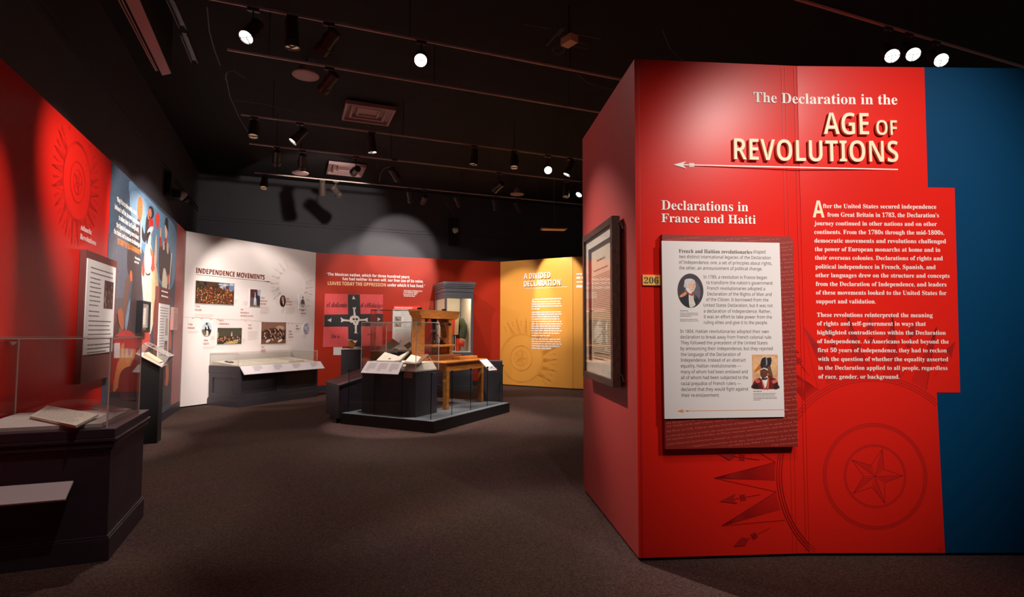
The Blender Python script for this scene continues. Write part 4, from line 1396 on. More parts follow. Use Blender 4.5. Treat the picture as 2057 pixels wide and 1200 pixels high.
# text board behind the press
rt = root('text_panel', RW(2.05, 0, 0.89), 'white text board with a red heading strip on the red wall right of the flag', 'information panel')
board('white_board', RW, 1.755, 2.31, 0.89, 1.885, 0.03, 0.027, M['white'], parent=rt)
board('heading_strip', RW, 1.77, 2.40, 1.885, 1.965, 0.03, 0.027, mat('scarlet_board', rgb(226, 50, 28), 0.5), parent=rt)
t = Type(RW, 0.0305)
t.line('INDEPENDENCE AND MEXICO', 'bold', 1.80, 1.907, 2.22, 0.03, res=1)
obj('heading_lettering', t, M['paper_w'], rt)
L = Prints(RW, 0.0305)
L.greek(1.95, 1.84, 2.25, 4, 0.04, 0.01, 3, 0.9)
L.greek(2.02, 1.68, 2.27, 7, 0.04, 0.01, 4, 0.9)
L.greek(1.82, 1.39, 2.18, 12, 0.036, 0.01, 5, 0.9)
obj('board_lettering', L, M['softgrey'], rt)
A = Art(RW, 0.031)
for u, z, c in ((1.80, 1.60, (150, 150, 140)), (1.80, 1.46, (168, 150, 130)), (2.2, 1.21, (170, 96, 66))):
    wid = 0.16 if u < 2 else 0.10
    A.poly([(u, z), (u + wid, z), (u + wid, z + 0.11), (u, z + 0.11)], rgb(*c))
    A.oval(u + wid * 0.45, z + 0.05, 0.035, 0.035, rgb(c[0] - 60, c[1] - 56, c[2] - 40))
    A.oval(u + wid * 0.55, z + 0.07, 0.02, 0.018, rgb(min(255, c[0] + 50), min(255, c[1] + 46), min(255, c[2] + 40)))
obj('pictures', A, M['paint'], rt, paint=True)

# ================================================================ YELLOW WALL
t = Type(YW, 0.004)
t.line('A DIVIDED', 'bold', 0.705, 2.67, 1.445, 0.139, depth=0.02)
t.line('DECLARATION', 'bold', 0.705, 2.482, 1.721, 0.137, depth=0.02)
obj('raised_lettering', t, M['paper_w'], wy)
t = Type(YW, 0.003)
t.line('A', 'bold', 0.922, 2.068, 0.992, 0.111)
obj('drop_capital', t, M['paper_w'], wy)
L = Lines(YW, 0.003)
q = [(0.728, 2.435), (1.895, 2.437)]
L.seg(q[0], q[1], 0.008)
ys = [(0.918, 2.158), (0.918, 2.094), (0.918, 2.038), (0.918, 1.983), (0.918, 1.919), (0.918, 1.837), (0.918, 1.783), (0.918, 1.724), (0.919, 1.667), (0.919, 1.608), (0.919, 1.549), (0.919, 1.495), (0.919, 1.438), (0.919, 1.382), (0.919, 1.323), (0.919, 1.264), (0.919, 1.176), (0.919, 1.119), (0.92, 1.063), (0.92, 1.009), (0.92, 0.953)]
fr_ = (1, 0.95, 0.97, 1, 0.28, 0.98, 1, 0.92, 0.93, 1, 1.02, 0.97, 0.95, 1, 0.94, 0.62, 0.98, 0.97, 1, 0.93, 0.68)
for i, ((u, z), e) in enumerate(zip(ys, fr_)):
    uu = u + (0.08 if i < 2 else 0)
    L.greek(uu, z - 0.012, u + 0.82 * e, 1, 0.03, 0.026, i, 1.0)
obj('body_lettering', L, M['paper_w'], wy)
L = Lines(YW, 0.0025)
L.ok = lambda u, z: 0.03 < u < 2.0 and 0.05 < z < 3.1
s2 = [(0.623, 0.697)]
sunburst(L, s2[0][0], s2[0][1], 0.60, 0.008, rays=22)
obj('sun_emblem', L, M['yelline'], wy)
L = Prints(YX, 0.003)
for i, (z, h) in enumerate(((2.72, 0.03), (2.62, 0.05), (2.53, 0.03), (2.41, 0.06))):
    L.greek(0.09, z, 0.6, 1, 0.05, h, i, 1.0)
obj('wall_lettering', L, M['paper_w'], wx)


# ================================================================ CASES AND PEDESTALS
def frame(x, y, deg):
    return Matrix.Translation((x, y, 0)) @ Matrix.Rotation(radians(deg), 4, 'Z')


def cover(parent, mx, x0, x1, y0, y1, z0, z1, name='glass_cover', th=0.006, e=0.007, top=True):
    mb = MB(mx)
    for a, b, c, d in ((x0, x1, y0, y0 + th), (x0, x1, y1 - th, y1), (x0, x0 + th, y0 + th, y1 - th), (x1 - th, x1, y0 + th, y1 - th)):
        mb.box(a, b, c, d, z0, z1 - e, 0)
    if top:
        mb.box(x0 + e, x1 - e, y0 + e, y1 - e, z1 - th, z1, 0)
    for a in (x0 - 0.0005, x1 + 0.0005 - e):
        for b in (y0 - 0.0005, y1 + 0.0005 - e):
            mb.box(a, a + e, b, b + e, z0, z1, 1)
    for a in (x0 - 0.0005, x1 + 0.0005 - e):
        mb.box(a, a + e, y0, y1, z1 - e, z1 + 0.0005, 1)
    for b in (y0 - 0.0005, y1 + 0.0005 - e):
        mb.box(x0, x1, b, b + e, z1 - e, z1 + 0.0005, 1)
    return obj(name, mb, [M['glass'], M['edge']], parent)


def recess(mb, face, a0, a1, z0, z1, lvl, proud=0.016, w=0.055):
    """a raised frame round a sunk panel on a cabinet face; face(a, out) -> (x, y)"""
    for a, b, c, d in ((a0, a1, z0, z0 + w), (a0, a1, z1 - w, z1), (a0, a0 + w, z0 + w, z1 - w), (a1 - w, a1, z0 + w, z1 - w)):
        p = [face(a, lvl), face(b, lvl), face(b, lvl + proud), face(a, lvl + proud)]
        mb.prism(p, c, d)


# ---- near left display case
CM = frame(-2.431, 3.479, 111.4)
rc = root('display_case', (-2.85, 3.75, 0), 'dark panelled display case with a clear cover, nearest the camera beside the left wall', 'display case')
mb = MB(CM)
mb.box(0, 0.87, 0, 0.80, 0, 0.135)
mb.box(0.006, 0.864, 0.006, 0.80, 0.135, 0.148)
obj('plinth', mb, M['plum'], rc, bevel=0.004)
mb = MB(CM)
mb.box(0.016, 0.854, 0.016, 0.79, 0.148, 0.66)
obj('body', mb, M['plum'], rc)
mb = MB(CM)
for a, z0, z1 in ((0.004, 0.66, 0.675), (-0.008, 0.675, 0.70), (-0.002, 0.70, 0.715), (-0.02, 0.715, 0.735), (-0.008, 0.735, 0.79)):
    mb.box(a, 0.87 - a, a, 0.80, z0, z1)
obj('moulded_top', mb, M['plum'], rc, bevel=0.004)
cover(rc, CM, 0.045, 0.825, 0.045, 0.785, 0.79, 1.342)
mb = MB(CM)
mb.box(0.085, 0.79, 0.085, 0.75, 0.79, 0.812)
obj('display_deck', mb, mat('grey_white_deck', rgb(206, 196, 190), 0.7), rc)
mb = MB(CM)
mb.plate([(-0.13, 0.78, 0.42), (-0.13, 0.19, 0.42), (-0.01, 0.19, 0.495), (-0.01, 0.78, 0.495)], 0.012)
L = obj('label_rail', mb, M['label'], rc)


def sheet(name, pts, th, m, label, cat, group=None):
    mb = MB()
    mb.plate(pts, th)
    o = obj(name, mb, m)
    return tag(o, label, cat, group)


p = [(-3.124, 3.686, 0.832), (-2.547, 3.327, 0.832), (-2.712, 3.73, 0.838), (-3.385, 4.139, 0.838)]
ms = sheet('manuscript', [p[0], p[1], p[2], p[3]], 0.014, M['paper2'], 'open pale manuscript lying in the near left display case', 'manuscript')
def lines_on(o, p, n, m, a=0.08, b=0.92, h=0.006, seed=1):
    """printed lines on a flat sheet p (four corners)"""
    P = [Vector(q) for q in p]
    nrm = (P[1] - P[0]).cross(P[2] - P[0]).normalized() * 0.0008
    mb = MB()
    rnd = random.Random(seed)
    f = lambda x, y: (P[0] * (1 - x) + P[1] * x) * (1 - y) + (P[3] * (1 - x) + P[2] * x) * y + nrm
    for i in range(n):
        y = 0.1 + 0.8 * i / max(1, n - 1)
        x = a
        e = b - rnd.random() * 0.15
        while x < e:
            w = min(e - x, rnd.uniform(0.04, 0.12))
            mb.face([f(x, y), f(x + w, y), f(x + w, y + h), f(x, y + h)])
            x += w + 0.02
    obj('print', mb, m, o)


lines_on(ms, p, 11, M['softgrey'], h=0.022)
p = [(-3.105, 4.158, 0.822), (-2.742, 3.918, 0.822), (-2.572, 3.832, 0.86), (-2.999, 4.091, 0.86)]
lb = sheet('label_card', p, 0.008, M['label'], 'slanted pinkish white label card behind the manuscript in the near left case', 'label')
lines_on(lb, p, 6, M['inkgrey'], h=0.03)

# ---- slim pedestal with a tilted clear box
BM = frame(-4.338, 6.969, 111.4)
rp = root('pedestal', (-4.45, 7.05, 0), 'slim black pedestal with a tilted clear box, standing against the mural', 'pedestal')
mb = MB(BM)
mb.prism([(0, 0), (0.23, 0), (0.23, 0.215), (0, 0.215)], 0, [0.945, 0.945, 1.075, 1.075])
obj('column', mb, M['black'], rp)
th = math.atan2(0.13, 0.215)
BT = BM @ Matrix.Translation((0.115, 0.107, 1.012)) @ Matrix.Rotation(th, 4, 'X')
mb = MB(BT)
mb.box(-0.17, 0.17, -0.165, 0.165, 0.0, 0.012)
obj('tray', mb, M['white'], rp)
cover(rp, BT, -0.165, 0.165, -0.16, 0.16, 0.012, 0.15)
mb = MB(BT)
mb.prism([(-0.12, -0.10), (0.12, -0.10), (0.12, 0.10), (-0.12, 0.10)], 0.0125, [0.03, 0.03, 0.05, 0.05])
bk_ = tag(obj('booklet', mb, M['paper']), 'small cream booklet inside the tilted clear box on the slim pedestal', 'book')
mb = MB(BT)
mb.box(-0.125, 0.125, -0.15, -0.11, 0.0125, 0.02)
obj('label_strip', mb, M['label'], rp)

# ---- panelled case below the timeline
WM = WW.mx()
ru_ = WW(1.5, 0.4)
rc = root('display_case', (ru_.x, ru_.y, 0), 'long dark panelled display case standing against the white timeline wall', 'display case')
U0, U1, D = 0.52, 2.44, 0.80
mb = MB(WM)
mb.box(U0 - 0.012, U1 + 0.012, -D - 0.012, -0.004, 0, 0.118)
mb.box(U0 - 0.004, U1 + 0.004, -D - 0.004, -0.004, 0.118, 0.138)
obj('plinth', mb, M['navy'], rc, bevel=0.004)
mb = MB(WM)
mb.box(U0 + 0.018, U1 - 0.018, -D + 0.018, -0.02, 0.138, 0.60)
obj('body', mb, M['navy'], rc)
mb = MB(WM)
front = lambda a, o: (a, -D + 0.018 - o)
side = lambda a, o: (U0 + 0.018 - o, -a)
recess(mb, front, U0 + 0.004, (U0 + U1) / 2 - 0.02, 0.138, 0.60, 0, 0.016, 0.075)
recess(mb, front, (U0 + U1) / 2 + 0.02, U1 - 0.004, 0.138, 0.60, 0, 0.016, 0.075)
mb.box((U0 + U1) / 2 - 0.02, (U0 + U1) / 2 + 0.02, -D + 0.0025, -D + 0.02, 0.138, 0.60)
recess(mb, side, 0.03, D - 0.02, 0.138, 0.60, 0, 0.016, 0.09)
obj('panel_frames', mb, M['navy'], rc, bevel=0.003)
mb = MB(WM)
mb.box(U0, U1, -D, -0.01, 0.60, 0.725)
obj('top_frieze', mb, M['navy'], rc, bevel=0.003)
mb = MB(WM)
mb.prism([(U0 + 0.04, -D + 0.04), (U1 - 0.04, -D + 0.04), (U1 - 0.04, -0.05), (U0 + 0.04, -0.05)], 0.725, [0.733, 0.733, 0.80, 0.80])
obj('display_deck', mb, M['liner'], rc)
cover(rc, WM, U0 + 0.012, U1 - 0.012, -D + 0.012, -0.02, 0.725, 0.955)
mb = MB(WM)
mb.plate([(U0 + 0.03, -D - 0.13, 0.585), (U1 + 0.06, -D - 0.13, 0.585), (U1 + 0.06, -D - 0.004, 0.728), (U0 + 0.03, -D - 0.004, 0.728)], 0.015)
lr = obj('label_rail', mb, M['label'], rc)
for k in range(4):
    mb = MB(WM)
    x0 = U0 + 0.28 + k * 0.46
    for r in range(6):
        y = 0.85 - r * 0.1
        a = [(x, -D - 0.13 + 0.126 * v - 0.001, 0.585 + 0.143 * v + 0.001) for x, v in ((x0, y), (x0 + 0.2 * (1 if r < 4 else 0.6), y), (x0 + 0.2 * (1 if r < 4 else 0.6), y + 0.05), (x0, y + 0.05))]
        mb.face(a)
    obj('rail_print', mb, M['softgrey'], lr)


def on_deck(u, d, w, h, th, rot=0.0):
    """a sheet lying on the sloping deck, centre u, distance d from the wall"""
    s = 0.067 / 0.71
    c, sn = cos(rot), sin(rot)
    q = []
    for x, y in ((-w / 2, -h / 2), (w / 2, -h / 2), (w / 2, h / 2), (-w / 2, h / 2)):
        uu, dd = u + x * c - y * sn, d - (x * sn + y * c)
        q.append(tuple(WM @ Vector((uu, -dd, 0.733 + (0.76 - dd) * s + th + 0.001))))
    return q


for nm, u, d, w, h, th_, r, mm, lab, cat in (
        ('manuscript', 0.98, 0.40, 0.30, 0.48, 0.004, -0.15, 'paper2', 'creased pale manuscript second from the left in the long case', 'manuscript'),
        ('manuscript', 1.42, 0.40, 0.34, 0.46, 0.004, 0.05, 'paper2', 'flat pale manuscript in the middle of the long case, third from its left', 'manuscript'),
        ('document_folder', 1.98, 0.42, 0.40, 0.52, 0.022, 0.0, 'liner', 'thick cream document lying at the right end of the long case', 'document')):
    q = on_deck(u, d, w, h, th_, r)
    o = sheet(nm, q, th_, M[mm], lab, cat)
    lines_on(o, q, 12, M['inkgrey'] if th_ > 0.01 else M['whiline'], h=0.014, seed=int(u * 50))
q = on_deck(0.72, 0.30, 0.085, 0.17, 0.02, -0.2)
o = sheet('miniature_portrait', q, 0.02, M['black'], 'tiny black framed miniature portrait at the left end of the long case', 'miniature')
mb = MB()
P4 = [Vector(x) for x in q]
cc = sum(P4, Vector()) / 4 + Vector((0, 0, 0.001))
mb.face([cc + (P4[1] - P4[0]) * 0.25 * cos(a) + (P4[3] - P4[0]) * 0.22 * sin(a) for a in (2 * pi * i / 16 for i in range(16))])
obj('face', mb, M['paper2'], o)
mb = MB(WM)
mb.plate([(0.60, -0.70, 0.745), (0.69, -0.70, 0.745), (0.69, -0.66, 0.78), (0.60, -0.66, 0.78)], 0.004)
tag(obj('label_card', mb, M['white']), 'tiny white card at the left front corner inside the long case', 'label')

# ================================================================ CENTRAL ISLAND
IM = frame(-1.06, 7.68, 63)
ri = root('platform', (-1.3, 8.9, 0), 'low black platform with a knee high glass barrier in the middle of the room', 'platform')
mb = MB(IM)
mb.box(0, 2.26, 0, 1.66, 0.0, 0.157)
obj('deck', mb, M['black'], ri, bevel=0.004)
mb = MB(IM)
mb.box(0.012, 2.248, 0.012, 1.648, 0.1572, 0.16)
obj('deck_surface', mb, mat('slate_grey_deck', rgb(104, 108, 114), 0.6, noise=0.15, nscale=40), ri)


def pane(x0, x1, y0, y1):
    mb = MB(IM)
    mb.box(x0, x1, y0, y1, 0.1605, 0.80, 0)
    for f in (0, 2, 4):
        pass
    o = obj('glass_pane', mb, [M['bglass']], ri)
    return o


PN = [(0.10, 0.108, 0.115 + 0.5 * k, 0.115 + 0.5 * k + 0.492) for k in range(3)] + [(0.10 + 0.525 * k, 0.10 + 0.525 * k + 0.517, 0.10, 0.108) for k in range(4)]
for q in PN:
    pane(*q)
    mb = MB(IM)
    lng = q[1] - q[0] > 0.1
    for a in (0, 1):
        if lng:
            xx = q[1] + 0.001 if a else q[0] - 0.005
            mb.box(xx, xx + 0.004, q[2], q[3], 0.1605, 0.80)
        else:
            yy = q[3] + 0.001 if a else q[2] - 0.005
            mb.box(q[0], q[1], yy, yy + 0.004, 0.1605, 0.80)
    obj('pane_edge', mb, M['gedge'], ri)
for x, y in ((0.104, 0.104), (0.62, 0.104), (1.145, 0.104), (1.67, 0.104), (2.2, 0.104), (0.104, 1.60)):
    mb = MB(IM)
    mb.box(x - 0.014, x + 0.014, y - 0.01, y + 0.01, 0.775, 0.803)
    obj('clip', mb, M['black'], ri)

# vitrine on its pedestal, number 207
rv = root('display_case', tuple(IM @ Vector((0.43, 0.9, 0.16))), 'black pedestal case with an open book under its clear cover, at the platform front', 'display case')
mb = MB(IM)
mb.box(0.16, 0.70, 0.42, 1.40, 0.161, 0.80)
obj('pedestal', mb, M['navy'], rv, bevel=0.003)
mb = MB(IM)
a = [(0.165, 0.425), (0.69, 0.425), (0.69, 1.39), (0.165, 1.39)]
b = [(0.235, 0.47), (0.65, 0.47), (0.65, 1.35), (0.235, 1.35)]
vs = [(x, y, 0.80) for x, y in a] + [(x, y, 0.815) for x, y in a] + [(x, y, 0.92) for x, y in b]
mb.solid(vs, [(3, 2, 1, 0), (8, 9, 10, 11)] + [(i, (i + 1) % 4, 4 + (i + 1) % 4, 4 + i) for i in range(4)] + [(4 + i, 4 + (i + 1) % 4, 8 + (i + 1) % 4, 8 + i) for i in range(4)])
obj('display_deck', mb, M['liner'], rv)
cover(rv, IM, 0.145, 0.715, 0.405, 1.415, 0.80, 1.51)
q = [IM @ Vector(v) for v in ((0.045, 1.33, 0.765), (0.045, 0.64, 0.765), (0.138, 0.62, 0.93), (0.138, 1.28, 0.93))]
mb = MB()
mb.plate(q, 0.016)
lr = obj('label_rail', mb, M['label'], rv)
f4 = lambda x, y: (q[0] * (1 - x) + q[1] * x) * (1 - y) + (q[3] * (1 - x) + q[2] * x) * y + (q[1] - q[0]).cross(q[2] - q[0]).normalized() * 0.001
for k in range(3):
    mb = MB()
    for r in range(8):
        x0, x1, y = 0.08 + 0.31 * k, 0.08 + 0.31 * k + (0.23 if r < 6 else 0.1), 0.82 - 0.085 * r
        mb.face([f4(x0, y), f4(x1, y), f4(x1, y + 0.04), f4(x0, y + 0.04)])
    obj('rail_print', mb, M['softgrey'], lr)


def plaque(face, u0, u1, z0, z1, m, txt, label, parent=None):
    """face(u, out, z) -> point"""
    mb = MB()
    mb.plate([face(u0, 0.006, z0), face(u1, 0.006, z0), face(u1, 0.006, z1), face(u0, 0.006, z1)], 0.0055)
    o = tag(obj('number_plaque', mb, m), label, 'plaque')
    t = Type(face, 0.0065)
    du, dz = u1 - u0, z1 - z0
    t.line(txt, 'plain', u0 + du * 0.14, z0 + dz * 0.25, u1 - du * 0.14, dz * 0.5, res=1)
    obj('number', t, M['ink'], o)


plaque(lambda u, o, z: IM @ Vector((0.16 - o, 0.62 - u, z)), 0, 0.145, 0.712, 0.785, M['tan'], '207', 'tan number plaque 207 on the front pedestal of the platform')

# open book and small volumes in the front vitrine
rb = root('open_book', ((-1.787, 8.35, 0.918)), 'large open book with cream pages under the front clear cover', 'book')
pg = [Vector(v) for v in ((-2.033, 8.36, 0.92), (-1.734, 8.2, 0.919), (-1.665, 8.32, 1.011), (-1.912, 8.5, 1.065))]
pg2 = [Vector(v) for v in ((-1.73, 8.2, 0.919), (-1.644, 8.15, 0.923), (-1.516, 8.3, 1.085), (-1.66, 8.33, 1.014))]
mb = MB()
mb.plate(pg, 0.03)
obj('left_pages', mb, M['paper2'], rb, bevel=0.006)
mb = MB()
mb.plate(pg2, 0.03)
obj('right_pages', mb, M['paper2'], rb, bevel=0.004)
mb = MB()
mb.plate([v + Vector((0.012, 0.03, -0.012)) for v in pg2], 0.008)
obj('cover_board', mb, M['woodd'], rb)
mb = MB()
c0 = (pg[0] * 0.35 + pg[1] * 0.65) * 0.55 + (pg[3] * 0.35 + pg[2] * 0.65) * 0.45
ux, uy = (pg[1] - pg[0]).normalized(), (pg[3] - pg[0]).normalized()
nn = ux.cross(uy).normalized() * 0.0012
mb.face([c0 + nn + ux * x + uy * y for x, y in ((-0.03, 0.0), (0.0, -0.012), (0.03, 0.0), (0.0, 0.02))])
obj('page_ornament', mb, M['sepia'], rb)
rb = root('open_book', ((-1.43, 8.2, 0.928)), 'small open volume on a clear stand, right of the large open book', 'book')
mb = MB()
mb.plate([(-1.555, 8.1, 0.922), (-1.358, 8.03, 0.913), (-1.316, 8.2, 1.007), (-1.482, 8.32, 1.034)], 0.02)
obj('pages', mb, M['paper2'], rb, bevel=0.003)
mb = MB()
mb.plate([(-1.376, 8.05, 0.915), (-1.32, 8.06, 0.915), (-1.215, 8.25, 1.034), (-1.282, 8.26, 1.044)], 0.012)
obj('cover_board', mb, M['woodd'], rb)
mb = MB()
e1, e2, e3 = [Vector(v) for v in ((-1.309, 8.12, 0.918), (-1.24, 8.27, 1.04), (-1.134, 8.2, 0.911))]
mb.tube([e1, e2, e3], 0.003, 6)
obj('stand', mb, M['edge'], rb)

# sloping dark bench left of the platform
mb = MB(IM)
mb.prism([(0.02, 1.76), (0.40, 2.26), (1.5, 2.26), (1.5, 1.76)], 0.0, 0.07)
rbn = root('reading_bench', tuple(IM @ Vector((0.8, 2.0, 0))), 'dark bench with a sloping top at the left end of the platform', 'bench')
obj('toe_kick', mb, M['black'], rbn)
mb = MB(IM)
mb.prism([(0.0, 1.70), (0.36, 2.32), (1.55, 2.32), (1.55, 1.70)], 0.07, [0.55, 0.55, 0.78, 0.78])
obj('body', mb, M['plum'], rbn, bevel=0.004)
mb = MB(IM)
mb.prism([(-0.012, 1.69), (0.352, 2.333), (1.56, 2.333), (1.56, 1.69)], [0.5505, 0.5505, 0.7805, 0.7805], [0.568, 0.568, 0.80, 0.80])
obj('sloping_top', mb, M['navy'], rbn)

# second vitrine behind, on a dark pedestal
V2 = frame(-2.20, 10.45, 3)
rv = root('display_case', (-2.2, 10.45, 0), 'taller clear case on a dark pedestal behind the front case, before the white text board', 'display case')
mb = MB(V2)
mb.box(-0.36, 0.36, -0.24, 0.24, 0, 1.0)
obj('pedestal', mb, M['black'], rv)
mb = MB(V2)
mb.box(-0.35, 0.35, -0.23, 0.23, 1.0, 1.015)
obj('display_deck', mb, M['white'], rv)
cover(rv, V2, -0.37, 0.37, -0.25, 0.25, 1.0, 1.76)
sheet('booklet', [(-2.239, 10.36, 1.029), (-2.076, 10.4, 1.147), (-2.217, 10.5, 1.227), (-2.359, 10.46, 1.103)], 0.02, M['parch'], 'larger brown diamond tilted booklet in the taller clear case', 'booklet')
sheet('booklet_leaf', [(-2.071, 10.4, 1.147), (-2.088, 10.33, 1.085), (-2.057, 10.44, 1.21)], 0.006, M['parch'], 'thin upright brown leaf beside the larger diamond tilted booklet', 'booklet')
sheet('booklet', [(-1.911, 10.36, 1.039), (-1.83, 10.4, 1.13), (-1.911, 10.5, 1.173), (-2.007, 10.46, 1.104)], 0.015, M['parch'], 'smaller brown diamond tilted booklet in the taller clear case', 'booklet')
mb = MB(V2)
mb.lathe([(0.05, 1.016), (0.06, 1.03), (0.05, 1.05), (0.02, 1.06)], 12, c=(0.06, -0.18, 0))
tag(obj('medal', mb, M['tan']), 'small rounded copper coloured object between the two tilted booklets', 'medal')

# small dark pedestal by the flag
V3 = frame(-3.22, 11.4, 8)
rv = root('pedestal', (-3.22, 11.4, 0), 'square charcoal pedestal below the flag, behind the sloping bench', 'pedestal')
mb = MB(V3)
mb.box(-0.19, 0.19, -0.19, 0.19, 0, 1.0)
obj('column', mb, M['shell'], rv, bevel=0.003)
mb = MB(V3)
mb.box(-0.195, 0.195, -0.195, 0.195, 1.0, 1.012)
obj('cap', mb, M['white'], rv)
mb = MB(V3 @ Matrix.Translation((-0.02, 0, 1.10)) @ Matrix.Rotation(0.6, 4, 'Y') @ Matrix.Rotation(0.4, 4, 'X'))
mb.box(-0.07, 0.07, -0.03, 0.03, -0.06, 0.06)
ab = root('wooden_artifact', (-3.24, 11.4, 1.013), 'small tilted wooden block with a pale top on the charcoal pedestal', 'artifact')
obj('block', mb, M['wood'], ab, bevel=0.008)
mb = MB(V3)
mb.lathe([(0.05, 1.013), (0.045, 1.02), (0.012, 1.025), (0.012, 1.06)], 14, c=(-0.02, 0, 0))
obj('stand', mb, M['woodd'], ab)
mb = MB(V3)
mb.lathe([(0.02, 1.155), (0.045, 1.17), (0.06, 1.19), (0.03, 1.20)], 12, c=(-0.04, 0, 0))
obj('pale_top', mb, M['paper2'], ab)
mb = MB(V3)
mb.plate([(0.05, -0.17, 1.016), (0.18, -0.17, 1.016), (0.18, -0.15, 1.055), (0.05, -0.15, 1.055)], 0.004)
tag(obj('label_card', mb, M['white']), 'small white card on the charcoal pedestal beside the wooden block', 'label')

# pedestal behind the right end of the platform
rv = root('pedestal', (-0.33, 10.13, 0), 'dark square pedestal just behind the right end of the platform', 'pedestal')
mb = MB()
mb.box(-0.49, -0.168, 9.96, 10.3, 0, 0.85)
obj('column', mb, M['shell'], rv, bevel=0.003)
plaque(lambda u, o, z: Vector((-0.333 + u, 9.96 - o, z)), 0, 0.075, 0.67, 0.745, M['tan'], '208', 'tan number plaque 208 on the pedestal behind the platform')

# ---- table and press
rt = root('table', tuple(IM @ Vector((1.55, 0.85, 0.16))), 'golden oak table standing on the platform inside the glass barrier', 'table')
mb = MB(IM)
mb.box(0.92, 2.22, 0.42, 1.28, 0.868, 0.905)
obj('tabletop', mb, M['wood'], rt, bevel=0.014)
mb = MB(IM)
for a, b, c, d in ((1.04, 2.10, 0.455, 0.48), (1.04, 2.10, 1.19, 1.215), (1.005, 1.03, 0.49, 1.18), (2.12, 2.145, 0.49, 1.18)):
    mb.box(a, b, c, d, 0.745, 0.868)
obj('apron', mb, M['wood'], rt)
for x in (1.035, 2.11):
    for y in (0.485, 1.18):
        mb = MB(IM)
        mb.box(x - 0.036, x + 0.036, y - 0.036, y + 0.036, 0.161, 0.868)
        obj('leg', mb, M['wood'], rt, bevel=0.004)
rp = root('printing_press', tuple(IM @ Vector((1.5, 1.0, 0.906))), 'small wooden hand press with a black iron screw, standing on the oak table', 'printing press')
mb = MB(IM)
mb.box(0.90, 1.98, 0.86, 1.14, 0.906, 0.95)
obj('base', mb, M['wood'], rp, bevel=0.006)
for s in (1.0, 1.80):
    mb = MB(IM)
    mb.box(s - 0.05, s + 0.05, 0.91, 1.09, 0.95, 1.58)
    mb.box(s - 0.06, s + 0.06, 0.89, 1.11, 0.95, 1.0)
    obj('cheek', mb, M['wood'], rp, bevel=0.006)
prof = [(0.86, 1.72), (0.86, 1.69), (0.885, 1.675), (0.89, 1.64), (0.92, 1.625), (0.945, 1.60), (0.95, 1.58), (1.99, 1.58), (2.05, 1.64), (2.07, 1.72)]
mb = MB(IM)
vs = [(x, 0.90, z) for x, z in prof] + [(x, 1.10, z) for x, z in prof]
n = len(prof)
mb.solid(vs, [tuple(range(n)), tuple(range(2 * n - 1, n - 1, -1))] + [(i, n + i, n + (i + 1) % n, (i + 1) % n) for i in range(n)])
obj('crossbeam', mb, M['wood'], rp, bevel=0.003)
for s, sg in ((1.05, 1), (1.75, -1)):
    mb = MB(IM)
    pr = [(s, 1.58), (s + sg * 0.16, 1.58), (s + sg * 0.10, 1.52), (s + sg * 0.05, 1.44), (s + sg * 0.02, 1.34), (s, 1.26)]
    vs = [(x, 0.95, z) for x, z in pr] + [(x, 1.05, z) for x, z in pr]
    n = len(pr)
    mb.solid(vs, [tuple(range(n)), tuple(range(2 * n - 1, n - 1, -1))] + [(i, n + i, n + (i + 1) % n, (i + 1) % n) for i in range(n)])
    obj('brace', mb, M['woodd'], rp)
for s in (1.02, 1.72):
    mb = MB(IM)
    mb.box(s - 0.02, s + 0.02, 0.97, 1.03, 1.72, 1.755)
    obj('wedge', mb, M['iron'], rp)
mb = MB(IM)
mb.lathe([(0.045, 1.16), (0.045, 1.19), (0.026, 1.2), (0.03, 1.25), (0.026, 1.3), (0.03, 1.35), (0.026, 1.4), (0.032, 1.52), (0.05, 1.53), (0.055, 1.58)], 18, c=(1.43, 1.0, 0))
obj('screw', mb, M['iron'], rp, smooth=True)
mb = MB(IM)
mb.lathe([(0.03, 1.36), (0.055, 1.365), (0.055, 1.395), (0.03, 1.4)], 18, c=(1.43, 1.0, 0))
obj('collar', mb, M['steel'], rp)
mb = MB(IM)
mb.tube([(1.41, 1.0, 1.37), (1.2, 0.96, 1.22)], 0.008, 8)
mb.tube([(1.45, 1.0, 1.37), (1.66, 0.96, 1.18)], 0.008, 8)
obj('stay_rods', mb, M['iron'], rp)
mb = MB(IM)
mb.tube([(1.43, 1.0, 1.49), (1.6, 0.8, 1.49)], 0.009, 8)
mb.lathe([(0.008, 1.465), (0.026, 1.475), (0.03, 1.49), (0.026, 1.505), (0.008, 1.515)], 12, c=(1.6, 0.8, 0))
obj('lever', mb, M['iron'], rp)
mb = MB(IM)
mb.box(1.12, 1.80, 0.80, 1.20, 1.115, 1.15)
obj('platen', mb, M['wood'], rp, bevel=0.01)
mb = MB(IM)
mb.box(1.60, 1.70, 0.95, 1.05, 1.15, 1.18)
mb.box(1.64, 1.68, 0.98, 1.02, 1.18, 1.22)
obj('spring_block', mb, M['iron'], rp)
mb = MB(IM)
mb.box(1.5, 1.7, 0.9, 1.1, 0.99, 1.115)
obj('bed_post', mb, M['wood'], rp, bevel=0.01)
mb = MB(IM)
mb.box(1.1, 1.83, 0.70, 0.86, 0.906, 0.985)
mb.box(1.1, 1.83, 0.86, 1.18, 0.951, 0.99)
obj('bed', mb, M['woodd'], rp, bevel=0.008)
mb = MB(IM)
mb.box(1.55, 2.12, 0.56, 0.69, 0.906, 0.955)
tag(obj('wooden_block', mb, M['wood'], bevel=0.008), 'flat oak block lying before the press on the oak table', 'block')
